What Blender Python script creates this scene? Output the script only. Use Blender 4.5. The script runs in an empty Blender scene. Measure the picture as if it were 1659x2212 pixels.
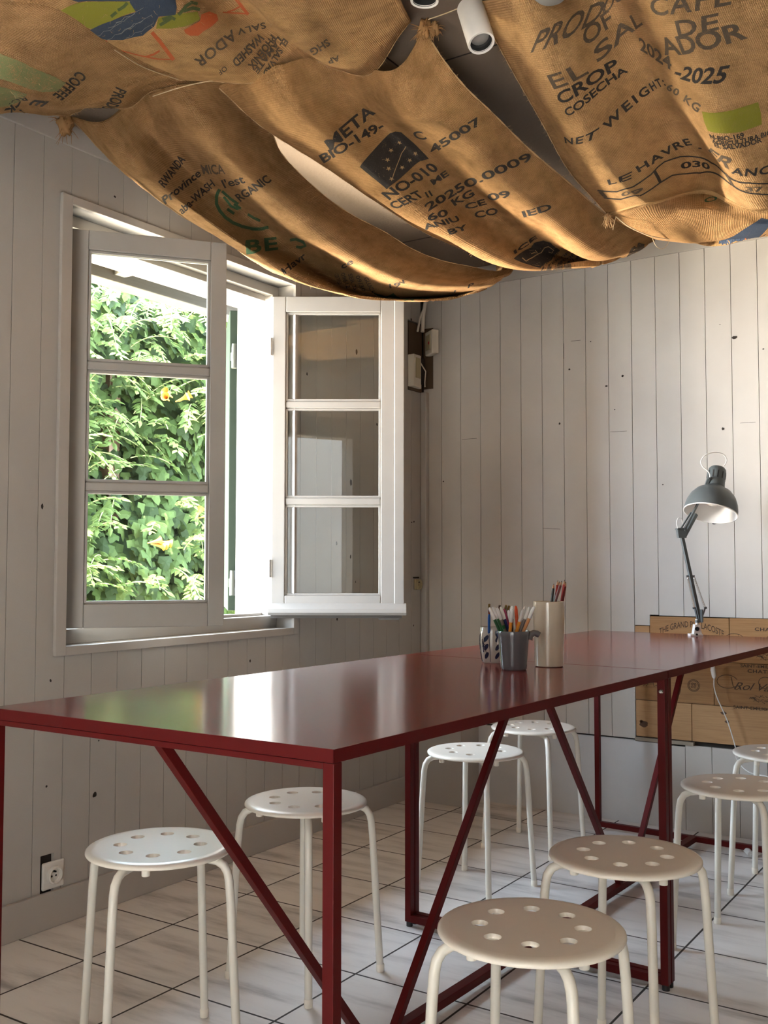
import bpy, bmesh, math, random
import numpy as np
from mathutils import Vector, Matrix
from mathutils.geometry import tessellate_polygon
random.seed(7); rng = np.random.default_rng(7)
PI = math.pi
scene = bpy.context.scene
col = scene.collection

# ------------------------------------------------------------------ camera
F_PX, YAW, PITCH, ROLL = 2208.3, -0.5838, 0.0495, 0.0008
CAM = np.array([2.5013, 0.0, 1.0689])
FW = np.array([math.sin(YAW)*math.cos(PITCH), math.cos(YAW)*math.cos(PITCH), math.sin(PITCH)])
_r = np.cross(FW, [0, 0, 1]); _r /= np.linalg.norm(_r); _u = np.cross(_r, FW)
RT = _r*math.cos(ROLL) + _u*math.sin(ROLL); UP = -_r*math.sin(ROLL) + _u*math.cos(ROLL)
cd = bpy.data.cameras.new('camera'); cam = bpy.data.objects.new('camera', cd); col.objects.link(cam)
M = Matrix.Identity(4)
for i in range(3):
    M[i][0] = RT[i]; M[i][1] = UP[i]; M[i][2] = -FW[i]; M[i][3] = CAM[i]
cam.matrix_world = M
cd.sensor_fit = 'VERTICAL'; cd.sensor_height = 24; cd.lens = 24*F_PX/2212; cd.clip_start = .02
scene.camera = cam

# ------------------------------------------------------------------ view, sky, sun, opening portals, added fill lamp
scene.view_settings.view_transform = 'Standard'; scene.view_settings.look = 'None'
scene.view_settings.exposure = 1.65; scene.view_settings.gamma = 1.0
scene.view_settings.use_curve_mapping = False
scene.cycles.max_bounces = 8; scene.cycles.diffuse_bounces = 5; scene.cycles.glossy_bounces = 4
scene.cycles.transmission_bounces = 6; scene.cycles.transparent_max_bounces = 12
scene.cycles.caustics_reflective = False; scene.cycles.caustics_refractive = False
scene.cycles.sample_clamp_indirect = 12
try: scene.cycles.use_denoising = True
except Exception: pass
world = bpy.data.worlds.new('world'); scene.world = world; world.use_nodes = True
bg = world.node_tree.nodes['Background']
bg.inputs[0].default_value = (0.68, 0.83, 1.0, 1); bg.inputs[1].default_value = 13.0
def light(name, kind, loc, direction, energy, color, **kw):
    ld = bpy.data.lights.new(name, kind); ld.energy = energy; ld.color = color
    for k, v in kw.items(): setattr(ld, k, v)
    o = bpy.data.objects.new(name, ld); col.objects.link(o); o.location = loc
    o.rotation_euler = Vector(direction).to_track_quat('-Z', 'Y').to_euler(); return o
light('sun', 'SUN', (0, 0, 8), (-.12, .45, -.88), 24.0, (1, .93, .80), angle=.009)
for nm, lc, dr, sx, sy in (('window_portal', (-.42, 2.6, 1.5), (1, 0, 0), 1.35, 1.15), ('front_opening_portal', (2.4, -1.62, 1.13), (0, 1, 0), 1.6, 2.24)):
    light(nm, 'AREA', lc, dr, 1, (1, 1, 1), shape='RECTANGLE', size=sx, size_y=sy).data.cycles.is_portal = True

light('outside_fill_lamp', 'AREA', (-2.1, 1.95, .70), (1, .16, .36), 240, (1, .88, .72), shape='RECTANGLE', size=1.6, size_y=.6)  # added fill lamp low outside the window, aimed up to brighten the sacks

# ------------------------------------------------------------------ picture point -> place in the room
def ray(px, py): return FW + RT*((px-829.5)/F_PX) - UP*((py-1106)/F_PX)
def at(px, py, axis, val):
    d = ray(px, py); i = 'xyz'.index(axis); return CAM + d*((val-CAM[i])/d[i])
def at_depth(px, py, dep): return CAM + ray(px, py)*dep
def project(P):
    d = np.asarray(P)-CAM; z = d@FW
    return np.stack([829.5+F_PX*(d@RT)/z, 1106-F_PX*(d@UP)/z], -1)

# ------------------------------------------------------------------ helpers
def tag(o, label=None, cat=None, group=None, kind=None):
    if label: o['label'] = label
    if cat: o['category'] = cat
    if group: o['group'] = group
    if kind: o['kind'] = kind
    return o
def empty(name, loc=(0, 0, 0), rz=0.0, **k):
    o = bpy.data.objects.new(name, None); col.objects.link(o); o.location = loc; o.rotation_euler = (0, 0, rz)
    o.empty_display_size = .05
    return tag(o, **k)
class MB:
    def __init__(s): s.v = []; s.f = []; s.m = []; s.mi = 0
    def add(s, vs, fs):
        n = len(s.v); s.v += [tuple(float(c) for c in v) for v in vs]; s.f += [tuple(n+i for i in f) for f in fs]; s.m += [s.mi]*len(fs); return s
    def box(s, a, b):
        x0, y0, z0 = a; x1, y1, z1 = b
        x0, x1 = min(x0, x1), max(x0, x1); y0, y1 = min(y0, y1), max(y0, y1); z0, z1 = min(z0, z1), max(z0, z1)
        return s.add([(x0,y0,z0),(x1,y0,z0),(x1,y1,z0),(x0,y1,z0),(x0,y0,z1),(x1,y0,z1),(x1,y1,z1),(x0,y1,z1)],
              [(0,3,2,1),(4,5,6,7),(0,1,5,4),(1,2,6,5),(2,3,7,6),(3,0,4,7)])
    def bar(s, p, q, w, h, up=(0, 0, 1)):          # square section bar from p to q
        p, q = Vector(p), Vector(q); d = (q-p).normalized(); up = Vector(up)
        a = d.cross(up)
        if a.length < 1e-4: a = d.cross(Vector((1, 0, 0)))
        a.normalize(); b = a.cross(d).normalized(); a *= w/2; b *= h/2
        vs = [p-a-b, p+a-b, p+a+b, p-a+b, q-a-b, q+a-b, q+a+b, q-a+b]
        return s.add(vs, [(0,1,2,3),(4,7,6,5),(0,4,5,1),(1,5,6,2),(2,6,7,3),(3,7,4,0)])
    def tube(s, pts, r, n=12, cap=True):
        pts = [Vector(p) for p in pts]; rs = r if isinstance(r, (list, tuple)) else [r]*len(pts)
        rings = []; prev = None
        for i, p in enumerate(pts):
            t = (pts[min(i+1, len(pts)-1)]-pts[max(i-1, 0)]).normalized()
            if prev is None:
                a = t.cross(Vector((0, 0, 1)))
                if a.length < .05: a = t.cross(Vector((1, 0, 0)))
            else: a = prev - t*prev.dot(t)
            a.normalize(); prev = a; b = t.cross(a)
            rings.append([p+(a*math.cos(2*PI*k/n)+b*math.sin(2*PI*k/n))*rs[i] for k in range(n)])
        vs = [v for R in rings for v in R]; fs = []
        for i in range(len(pts)-1):
            for k in range(n):
                k2 = (k+1) % n; fs.append((i*n+k, i*n+k2, (i+1)*n+k2, (i+1)*n+k))
        if cap: fs.append(tuple(range(n-1, -1, -1))); fs.append(tuple((len(pts)-1)*n+k for k in range(n)))
        return s.add(vs, fs)
    def lathe(s, prof, n=32, M=None):
        vs = []; fs = []
        for r, z in prof:
            for k in range(n):
                v = Vector((r*math.cos(2*PI*k/n), r*math.sin(2*PI*k/n), z)); vs.append(M@v if M else v)
        for i in range(len(prof)-1):
            for k in range(n):
                k2 = (k+1) % n; fs.append((i*n+k, i*n+k2, (i+1)*n+k2, (i+1)*n+k))
        return s.add(vs, fs)
    def build(s, name, mats, parent=None, smooth=False, bevel=0, loc=None):
        me = bpy.data.meshes.new(name); me.from_pydata(s.v, [], s.f)
        mats = mats if isinstance(mats, (list, tuple)) else [mats]
        for m in mats: me.materials.append(m)
        if len(mats) > 1: me.polygons.foreach_set('material_index', s.m)
        if smooth:
            me.polygons.foreach_set('use_smooth', [True]*len(me.polygons))
            try: me.set_sharp_from_angle(angle=math.radians(42))
            except Exception: pass
        me.update()
        o = bpy.data.objects.new(name, me); col.objects.link(o)
        if parent is not None: o.parent = parent
        if loc is not None: o.location = loc
        if bevel:
            b = o.modifiers.new('bevel', 'BEVEL'); b.width = bevel; b.segments = 2; b.limit_method = 'ANGLE'
        return o

# ------------------------------------------------------------------ materials
def srgb(r, g, b):
    f = lambda c: (c/255/12.92) if c/255 <= .04045 else ((c/255+.055)/1.055)**2.4
    return (f(r), f(g), f(b), 1)
class NT:
    def __init__(s, name):
        s.mat = bpy.data.materials.new(name); s.mat.use_nodes = True; s.t = s.mat.node_tree; s.n = s.t.nodes
        s.b = s.n['Principled BSDF']; s.out = s.n['Material Output']
    def node(s, k, **kw):
        n = s.n.new(k)
        for a, v in kw.items():
            if a.startswith('i_'): n.inputs[int(a[2:])].default_value = v
            else: setattr(n, a, v)
        return n
    def link(s, a, b): s.t.links.new(a, b)
    def obj(s, scale=(1, 1, 1), uv=False, rot=(0, 0, 0)):
        tc = s.node('ShaderNodeTexCoord'); m = s.node('ShaderNodeMapping')
        m.inputs['Scale'].default_value = scale; m.inputs['Rotation'].default_value = rot
        s.link(tc.outputs['UV' if uv else 'Object'], m.inputs[0]); return m.outputs[0]
    def noise(s, vec, scale, detail=4, rough=.55, out=0):
        n = s.node('ShaderNodeTexNoise'); n.inputs['Scale'].default_value = scale; n.inputs['Detail'].default_value = detail
        n.inputs['Roughness'].default_value = rough; s.link(vec, n.inputs['Vector']); return n.outputs[out]
    def ramp(s, fac, stops):
        r = s.node('ShaderNodeValToRGB'); e = r.color_ramp.elements
        while len(e) < len(stops): e.new(.5)
        for el, (p, c) in zip(e, stops): el.position = p; el.color = c if len(c) == 4 else (*c, 1)
        s.link(fac, r.inputs[0]); return r.outputs[0]
    def mix(s, fac, a, b, mode='MIX'):
        m = s.node('ShaderNodeMix', data_type='RGBA', blend_type=mode)
        for sock, v in ((m.inputs[0], fac), (m.inputs[6], a), (m.inputs[7], b)):
            if isinstance(v, (int, float)): sock.default_value = v
            elif isinstance(v, (tuple, list)): sock.default_value = v
            else: s.link(v, sock)
        return m.outputs[2]
    def math(s, op, a, b=0.0):
        m = s.node('ShaderNodeMath', operation=op)
        for sock, v in ((m.inputs[0], a), (m.inputs[1], b)):
            if isinstance(v, (int, float)): sock.default_value = v
            else: s.link(v, sock)
        return m.outputs[0]
    def bump(s, h, strength, dist=.002):
        b = s.node('ShaderNodeBump'); b.inputs['Strength'].default_value = strength; b.inputs['Distance'].default_value = dist
        s.link(h, b.inputs['Height']); s.link(b.outputs[0], s.b.inputs['Normal']); return b
    def base(s, c):
        if isinstance(c, (tuple, list)): s.b.inputs['Base Color'].default_value = c if len(c) == 4 else (*c, 1)
        else: s.link(c, s.b.inputs['Base Color'])
    def rough(s, r, metal=0, spec=.5, coat=0):
        s.b.inputs['Roughness'].default_value = r; s.b.inputs['Metallic'].default_value = metal
        s.b.inputs['Specular IOR Level'].default_value = spec; s.b.inputs['Coat Weight'].default_value = coat
def plain(name, c, rough=.5, metal=0, var=.06, bump=0, scale=30, spec=.5, coat=0):
    t = NT(name); v = t.obj(); n = t.noise(v, scale)
    c = c if len(c) == 4 else (*c, 1)
    dark = tuple(x*(1-var*2) for x in c[:3])+(1,); t.base(t.mix(n, dark, c)); t.rough(rough, metal, spec, coat)
    if bump: t.bump(t.noise(v, scale*6), bump, .001)
    return t.mat

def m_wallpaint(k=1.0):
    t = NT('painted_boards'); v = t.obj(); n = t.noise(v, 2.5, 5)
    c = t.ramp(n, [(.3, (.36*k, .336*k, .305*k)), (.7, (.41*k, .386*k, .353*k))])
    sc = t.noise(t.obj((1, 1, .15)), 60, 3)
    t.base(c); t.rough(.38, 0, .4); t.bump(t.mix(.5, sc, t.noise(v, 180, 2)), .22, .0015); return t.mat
def m_floor():
    t = NT('marble_tiles')
    tc = t.node('ShaderNodeTexCoord'); sx = t.node('ShaderNodeSeparateXYZ'); t.link(tc.outputs['Object'], sx.inputs[0])
    S = .3296
    u = t.math('DIVIDE', t.math('SUBTRACT', sx.outputs[0], .2838), S); w = t.math('DIVIDE', t.math('SUBTRACT', sx.outputs[1], 1.8963), S)
    fu = t.math('ABSOLUTE', t.math('SUBTRACT', t.math('FRACT', t.math('ADD', u, 20.0)), .5)); fw = t.math('ABSOLUTE', t.math('SUBTRACT', t.math('FRACT', t.math('ADD', w, 20.0)), .5))
    m = t.math('MAXIMUM', fu, fw); g = t.math('GREATER_THAN', m, .4905)
    iu = t.math('FLOOR', u); iw = t.math('FLOOR', w)
    cid = t.node('ShaderNodeCombineXYZ'); t.link(iu, cid.inputs[0]); t.link(iw, cid.inputs[1])
    wn = t.node('ShaderNodeTexWhiteNoise', noise_dimensions='3D'); t.link(cid.outputs[0], wn.inputs[0])
    mp = t.node('ShaderNodeMapping'); mp.inputs['Scale'].default_value = (.8, 4.2, 1); mp.inputs['Rotation'].default_value = (0, 0, .32)
    ad = t.node('ShaderNodeVectorMath', operation='MULTIPLY_ADD'); t.link(wn.outputs[1], ad.inputs[0]); ad.inputs[1].default_value = (7, 7, 7); t.link(tc.outputs['Object'], ad.inputs[2])
    t.link(ad.outputs[0], mp.inputs[0])
    n = t.noise(mp.outputs[0], 2.8, 8, .62)
    vein = t.ramp(n, [(.30, (.40, .39, .39)), (.43, (.70, .68, .665)), (.52, (.82, .80, .78)), (.75, (.87, .85, .83))])
    base = t.mix(.14, vein, t.ramp(wn.outputs[0], [(0, (.70, .64, .56)), (1, (.80, .79, .78))]))
    t.base(t.mix(g, base, (.035, .028, .025, 1)))
    r = t.math('ADD', t.math('MULTIPLY', g, .6), .22); t.link(r, t.b.inputs['Roughness'])
    bm = t.bump(t.math('MULTIPLY', g, -1.0), .5, .001); return t.mat
def m_wood(name, a, b, sc=(1, 1, 1), dark=None):
    t = NT(name); v = t.obj(sc); n = t.noise(v, 3.0, 6, .65)
    st = t.obj((sc[0]*1.5, sc[1]*2, sc[2]*9)); g = t.noise(st, 6.0, 6, .7)
    c = t.mix(n, a, b); c = t.mix(t.ramp(g, [(.42, (0, 0, 0)), (.68, (.55, .55, .55))]), c, dark or tuple(x*.55 for x in a[:3])+(1,))
    t.base(c); t.rough(.6, 0, .3); t.bump(g, .08, .001); return t.mat
def weave(t, scale=1.0):
    v = t.obj((1, 1, 1), uv=True)
    a = t.node('ShaderNodeTexWave', wave_type='BANDS', bands_direction='X', wave_profile='SIN'); a.inputs['Scale'].default_value = 62*scale; a.inputs['Distortion'].default_value = 1.6; a.inputs['Detail Scale'].default_value = .6; a.inputs['Detail'].default_value = 2
    b = t.node('ShaderNodeTexWave', wave_type='BANDS', bands_direction='Y', wave_profile='SIN'); b.inputs['Scale'].default_value = 54*scale; b.inputs['Distortion'].default_value = 1.6; b.inputs['Detail Scale'].default_value = .6; b.inputs['Detail'].default_value = 2
    t.link(v, a.inputs['Vector']); t.link(v, b.inputs['Vector'])
    w = t.math('MULTIPLY', a.outputs['Fac'], b.outputs['Fac']); fz = t.noise(v, 240, 4, .7)
    return v, w, fz
def m_burlap(name='burlap', c0=(.27, .135, .050), c1=(.80, .48, .22)):
    t = NT(name); v, w, fz = weave(t)
    big = t.noise(v, 14, 6, .65); fac = t.math('ADD', t.math('MULTIPLY', w, .35), t.math('MULTIPLY', fz, .65))
    c = t.mix(fac, (*c0, 1), (*c1, 1)); c = t.mix(t.ramp(big, [(.40, (0, 0, 0)), (.70, (.6, .6, .6))]), c, tuple(x*.7 for x in c0)+(1,))
    t.base(c); t.rough(.95, 0, .1)
    h = t.math('ADD', t.math('MULTIPLY', w, .8), t.math('MULTIPLY', fz, .9)); bm = t.bump(h, .9, .003)
    tr = t.node('ShaderNodeBsdfTranslucent'); t.link(c, tr.inputs[0]); t.link(bm.outputs[0], tr.inputs['Normal'])
    mx = t.node('ShaderNodeMixShader'); mx.inputs[0].default_value = .10
    t.link(t.b.outputs[0], mx.inputs[1]); t.link(tr.outputs[0], mx.inputs[2]); t.link(mx.outputs[0], t.out.inputs[0]); return t.mat
def m_ink(name, c, cover=.8):
    t = NT(name); v = t.obj(); f = t.noise(v, 420, 3, .7); w = t.noise(v, 45, 3)
    k = t.math('ADD', t.math('MULTIPLY', f, .7), t.math('MULTIPLY', w, .3))
    t.base(t.ramp(k, [(.30, c), (.30+cover*.38, tuple(x*.9+.02 for x in c)), (min(.98, .42+cover*.38), (.36, .21, .095))]))
    t.rough(.95, 0, .1); t.bump(f, .5, .002); return t.mat
def m_plaster(name, c, b=.5, sc=40):
    t = NT(name); v = t.obj(); n = t.noise(v, 6, 5); t.base(t.mix(n, tuple(x*.82 for x in c)+(1,), (*c, 1))); t.rough(.85, 0, .2)
    t.bump(t.noise(v, sc, 6, .6), b, .004); return t.mat
def m_leaf(name, a, b):
    t = NT(name); v = t.obj(); n = t.noise(v, 9, 3); c = t.mix(n, a, b); t.base(c); t.rough(.6, 0, .15)
    tr = t.node('ShaderNodeBsdfTranslucent'); t.link(c, tr.inputs[0]); mx = t.node('ShaderNodeMixShader'); mx.inputs[0].default_value = .35
    t.link(t.b.outputs[0], mx.inputs[1]); t.link(tr.outputs[0], mx.inputs[2]); t.link(mx.outputs[0], t.out.inputs[0]); return t.mat
def m_glass():
    t = NT('window_glass'); t.n.remove(t.b); tr = t.node('ShaderNodeBsdfTransparent'); tr.inputs[0].default_value = (.96, .98, .97, 1)
    gl = t.node('ShaderNodeBsdfGlossy'); gl.inputs['Roughness'].default_value = .01; fr = t.node('ShaderNodeFresnel'); fr.inputs[0].default_value = 1.5
    mx = t.node('ShaderNodeMixShader'); t.link(t.math('MULTIPLY', fr.outputs[0], .8), mx.inputs[0]); t.link(tr.outputs[0], mx.inputs[1]); t.link(gl.outputs[0], mx.inputs[2]); t.link(mx.outputs[0], t.out.inputs[0]); return t.mat
def m_tabletop():
    t = NT('oxblood_enamel'); v = t.obj(); n = t.noise(v, 3, 3); t.base(t.mix(n, (.185, .0150, .0115, 1), (.215, .018, .013, 1)))
    t.rough(.15, 0, .55, .0); t.bump(t.noise(v, 260, 2), .04, .0005); return t.mat
WALL = m_wallpaint(); WALL_LIT = m_wallpaint(1.28); FLOOR = m_floor(); BURLAP = m_burlap()  # back wall copy of the board paint, lightened to carry its extra light
BURLAP2 = m_burlap('burlap_light', (.32, .17, .065), (.92, .58, .28)); BURLAP3 = m_burlap('burlap_brown', (.22, .115, .047), (.66, .40, .19))
FRAY = plain('jute_fibre', (.46, .29, .14), .9)
TWINE = plain('twine', (.62, .48, .30), .9)
CEIL = m_plaster('ceiling_plaster', (.22, .17, .13), .35, 90); PLAST = m_plaster('jamb_plaster', (.20, .195, .19), .5, 28); LOWPLAST = m_plaster('painted_render', (.60, .595, .59), .5, 14)
TRIM = plain('trim_paint', (.41, .38, .345), .4, var=.03, bump=.05); WHITE = plain('window_paint', (.36, .342, .315), .38, var=.05, bump=.12, scale=14)
GLASS = m_glass(); RED = plain('oxblood_powder_coat', (.080, .0035, .0035), .46, var=.04, bump=.12, scale=40, spec=.17); TOP = m_tabletop()
STOOLW = plain('white_plastic', (.86, .81, .71), .27, var=.02, bump=.06, scale=60); STEELW = plain('cream_white_steel', (.78, .75, .67), .25, var=.02)
BLACK = plain('black_rubber', (.012, .012, .012), .6); CHROME = plain('chrome', (.75, .74, .72), .2, 1)
DARK = plain('dark_hole', (.02, .014, .010), .9); CREAMPL = plain('aged_cream_plastic', (.68, .63, .53), .45); OLIVEPL = plain('yellowed_plastic', (.42, .35, .20), .5)
GREYSLATE = plain('slate_grey_enamel', (.085, .10, .105), .35, var=.03); SHADEIN = plain('shade_white', (.75, .73, .70), .4)

# ------------------------------------------------------------------ the room
L = 4.1289; CH = 2.43; RX = 4.7; Y0 = -1.6
def struct(name, mb, m, parent=None, bevel=0, smooth=False):
    o = mb.build(name, m, parent, bevel=bevel, smooth=smooth)
    if parent is None: tag(o, kind='structure')
    return o
struct('floor', MB().box((-.45, Y0-.3, -.1), (RX+.2, L+.35, 0)), FLOOR)
cm = MB().box((-.02, Y0-.02, CH), (RX+.05, L+.05, CH+.12))
cm.mi = 1
for yy in (.9, 2.35, 3.62): cm.box((0, yy, CH-.0015), (RX, yy+.004, CH+.01))
for xx in (1.02, 2.24): cm.box((xx, Y0, CH-.0015), (xx+.004, L, CH+.01))
struct('ceiling', cm, [CEIL, DARK])
struct('roof', MB().box((-.62, Y0-.21, CH+.13), (RX+.21, L+.5, CH+.3)), plain('roof_slab', (.45, .38, .3), .9))

# left wall: masonry with the window opening, boards in front, old screw holes
WY0, WY1, WZ0, WZ1 = 2.04, 3.135, .815, 2.165
lw = MB(); lw.mi = 1
lw.box((-.40, Y0-.3, -.1), (-.013, WY0-.013, CH+.12)).box((-.135, WY1+.013, -.1), (-.013, L+.35, CH+.12)).box((-.40, 3.275, -.1), (-.1351, L+.35, CH+.12)).box((-.135, WY0-.013, -.1), (-.013, WY1+.013, WZ0-.013)).box((-.135, WY0-.013, WZ1+.013), (-.013, WY1+.013, CH+.12)).box((-.40, WY0-.013, -.1), (-.1351, 3.275, .79)).box((-.40, WY0-.013, 2.20), (-.1351, 3.275, CH+.12))
lw.mi = 0
ys = [2.0460+.1036*k for k in range(-36, 21)]
SOCK = (1.972, 2.058, .088, .213)
for a, b in zip(ys, ys[1:]):
    a, b = a+.0011, b-.0011
    if b > L-.03: b = L-.03
    if a >= b: continue
    def seg(a, b, z0, z1):
        if b-a > .004 and z1-z0 > .004: lw.box((-.013, a, z0), (0, b, z1))
    if b > WY0-.03 and a < WY1+.03:
        for p, q, full in ((a, min(b, WY0-.02), 1), (max(a, WY0-.02), min(b, WY1+.02), 0), (max(a, WY1+.02), b, 1)):
            if q-p < .004: continue
            if full and p < SOCK[1] and q > SOCK[0]:
                seg(p, min(q, SOCK[0]), 0, CH); seg(max(p, SOCK[0]), min(q, SOCK[1]), 0, SOCK[2]); seg(max(p, SOCK[0]), min(q, SOCK[1]), SOCK[3], CH); seg(max(p, SOCK[1]), q, 0, CH)
            elif full: seg(p, q, 0, CH)
            else: seg(p, q, 0, WZ0-.01); seg(p, q, WZ1+.01, CH)
    elif a < SOCK[1] and b > SOCK[0]:
        seg(a, min(b, SOCK[0]), 0, CH); seg(max(a, SOCK[0]), b, 0, SOCK[2]); seg(max(a, SOCK[0]), b, SOCK[3], CH)
    elif b > 3.975 and a < 4.1:
        seg(a, min(b, 3.985), 0, CH); seg(max(a, 3.985), b, 0, 1.87); seg(max(a, 3.985), b, 2.20, CH)
    else: seg(a, b, 0, CH)
lw.mi = 2
def spot(mb, px, py, w, h, axis, val, s=1):       # a small dark chip or screw hole in a wall
    c = at(px, py, axis, val); n = 9
    vs = []
    for k in range(n):
        r = random.uniform(.75, 1.1); a = w*math.cos(2*PI*k/n)*r; b = h*math.sin(2*PI*k/n)*r
        vs.append((c[0]+.0006, c[1]+a, c[2]+b) if axis == 'x' else (c[0]+a, c[1]-.0006, c[2]+b))
    mb.add(vs, [tuple(range(n))] if axis == 'x' else [tuple(range(n-1, -1, -1))])
for px, py, w, h in [(91, 1094, .005, .010), (109, 1470, .004, .005), (540, 1428, .004, .007), (728, 1337, .006, .010), (770, 760, .008, .013), (663, 808, .005, .007), (758, 1042, .008, .016), (727, 1174, .005, .009), (757, 1203, .005, .010), (768, 1257, .003, .006), (814, 917, .006, .006), (205, 1716, .008, .010), (202, 1719, .004, .006), (100, 1699, .004, .004), (383, 1669, .004, .003), (888, 690, .007, .007), (894, 1127, .006, .005), (889, 1128, .006, .003), (248, 425, .005, .004), (213, 1600, .003, .003), (381, 1665, .003, .002), (893, 1351, .004, .005)]:
    spot(lw, px, py, w, h, 'x', .0004)
struct('wall_left', lw, [WALL, DARK, DARK])

# back wall
bw = MB(); bw.mi = 1
bw.box((-.45, L+.016, -.1), (RX+.3, L+.3, CH+.12)); bw.mi = 0
LOWZ = .345
xs = [.0975+.10265*k for k in range(-1, 48)]
for a, b in zip(xs, xs[1:]):
    a, b = max(a+.0011, 0), b-.0011
    if b <= 0: continue
    c = (a+b)/2
    z0 = LOWZ if c < 1.02 else (.812 if c < 1.085 else .854)
    if a < 1.0195 < b:
        bw.box((a, L, LOWZ), (1.0195, L+.015, CH)); bw.box((1.0205, L, .812), (b, L+.015, CH))
    elif a < .05: bw.box((a, L, LOWZ), (b, L+.015, 1.89)); bw.box((.052, L, 1.89), (b, L+.015, CH)); bw.box((a, L, 2.17), (.052, L+.015, CH))
    elif c < 1.0195: bw.box((a, L, LOWZ), (b, L+.015, CH))
    elif b <= 1.13: bw.box((a, L, .812), (1.0855, L+.015, .856)).box((a, L, .856), (b, L+.015, CH))
    else: bw.box((a, L, .854), (b, L+.015, CH))
for k in range(0, 36):                                # lower boards, right of the rendered patch
    a = 1.118+.106*k
    bw.box((a+.001, L+.002, 0), (a+.105, L+.015, .338 if k else .33))
bw.mi = 2
for px, py, w, h in [(1587, 729, .011, .007), (1230, 798, .005, .004), (1209, 915, .005, .005), (1562, 926, .006, .006), (1345, 812, .006, .006), (1310, 834, .006, .004), (958, 1040, .004, .004), (1276, 738, .003, .003), (1432, 1047, .003, .003), (1543, 1131, .008, .003), (1328, 885, .003, .003), (1555, 701, .004, .001), (1649, 754, .004, .003)]:
    spot(bw, px, py, w, h, 'y', L-.0004)
for x0, y0, x1, y1 in [(1233, 737, 1254, 735), (1318, 933, 1354, 931), (1599, 914, 1632, 912), (998, 949, 1030, 947), (1172, 1141, 1210, 1143), (1218, 742, 1218, 775)]:
    p, q = at(x0, y0, 'y', L-.0003), at(x1, y1, 'y', L-.0003); bw.bar(p, q, .001, .0012)
struct('wall_back', bw, [WALL_LIT, DARK, DARK])
bl = MB().box((.0, L+.001, 0), (1.115, L+.0155, .334)); bl.box((0, L-.0, .334), (1.02, L+.0155, .338))
struct('trim_1', bl, LOWPLAST)
struct('trim_2', MB().box((1.019, L-.006, .338), (1.26, L+.0155, .352)), plain('bare_batten', (.30, .25, .19), .8))
# unseen sides of the room: solid wall to the right, front wall opening sized and placed for the light it brings in
DARKW = plain('dark_unseen_wall', (.16, .13, .10), .7)  # unseen walls darkened to cut the light bounced onto the left wall
struct('wall_right', MB().box((RX, Y0-.3, -.1), (RX+.2, L+.3, CH+.12)), DARKW)
struct('wall_front', MB().box((-.4, Y0-.2, -.1), (1.6, Y0, CH+.12)).box((1.6, Y0-.2, 2.25), (3.2, Y0, CH+.12)).box((3.2, Y0-.2, -.1), (RX+.2, Y0, CH+.12)), DARKW)

# mouldings
struct('baseboard_left', MB().box((.0, Y0, 0), (.013, L-.165, .106)), TRIM, bevel=.003)
struct('trim_3', MB().box((0, Y0, 2.343), (.010, L-.01, CH)), TRIM, bevel=.002)
struct('trim_4', MB().box((0, L-.010, 2.343), (RX, L, CH)), TRIM, bevel=.002)
cb = MB().box((.0, L-.03, LOWZ), (.030, L-.0005, 1.872)); cb.tube([(.016, L-.016, .70), (.016, L-.016, 1.872)], .014, 12)
struct('trim_5', cb, WALL, bevel=.003)
pb = MB().box((.0, 3.965, 0), (.288, L, .60))
struct('trim_6', pb, TRIM, bevel=.002)
fl = MB().box((.0, L-.16, 0), (.013, L-.158, .106))

# ------------------------------------------------------------------ window
win = empty('window_1', (0, 2.58, .81), kind='structure')
win.rotation_euler = (0, 0, 0)
O = Vector((0, -2.58, -.81))
def wpart(name, mb, m, bevel=.002, parent=win, label=None, smooth=False):
    mb.v = [tuple(Vector(v)+O) for v in mb.v]
    o = mb.build(name, m, parent, bevel=bevel, smooth=smooth)
    if label: o['label'] = label
    return o
c = MB(); t_ = .013
c.box((0, 2.003, .79), (t_, WY0+.002, 2.19)).box((0, WY1-.002, .79), (t_, 3.162, 2.19)).box((0, WY0+.002, .79), (t_, WY1-.002, WZ0+.002)).box((0, WY0+.002, WZ1-.002), (t_, WY1-.002, 2.19))
wpart('window_casing', c, TRIM)
c = MB()          # lining of the recess
c.box((-.12, WY0-.012, WZ0-.012), (0, WY0, WZ1+.012)).box((-.12, WY1, WZ0-.012), (0, WY1+.012, WZ1+.012)).box((-.12, WY0, WZ0-.012), (0, WY1, WZ0))
wpart('window_reveal', c, WHITE, .001)
wpart('recess_head', MB().box((-.12, WY0, WZ1), (0, WY1, WZ1+.012)), PLAST, .0, label='rough plaster underside at the head of the recess')
c = MB()          # fixed frame
c.box((-.135, WY0, WZ0), (-.075, 2.092, WZ1)).box((-.135, 3.098, WZ0), (-.075, WY1, WZ1)).box((-.135, 2.092, 2.128), (-.075, 3.098, WZ1)).box((-.135, 2.092, WZ0), (-.075, 3.098, .862))
c.box((-.15, 2.092, .862), (-.12, 3.098, .872)).box((-.145, 2.098, 2.105), (-.105, 3.09, 2.128))
c.box((-.073, 2.76, .862), (-.062, 2.80, .882))
wpart('window_frame', c, WHITE)
c = MB()          # outer masonry jambs, head and sill
c.add([(-.135, 3.112, .80), (-.405, 3.262, .80), (-.405, 3.262, 2.20), (-.135, 3.112, 2.20), (-.135, 3.16, .80), (-.405, 3.28, .80), (-.405, 3.28, 2.20), (-.135, 3.16, 2.20)], [(0,1,2,3),(4,7,6,5),(1,5,6,2),(0,3,7,4),(3,2,6,7),(0,4,5,1)])
c.box((-.405, WY0-.03, .80), (-.135, WY0+.02, 2.20)); c.box((-.405, WY0, 2.155), (-.135, 3.27, 2.20)); c.box((-.44, WY0-.02, .79), (-.135, 3.27, .852))
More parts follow.
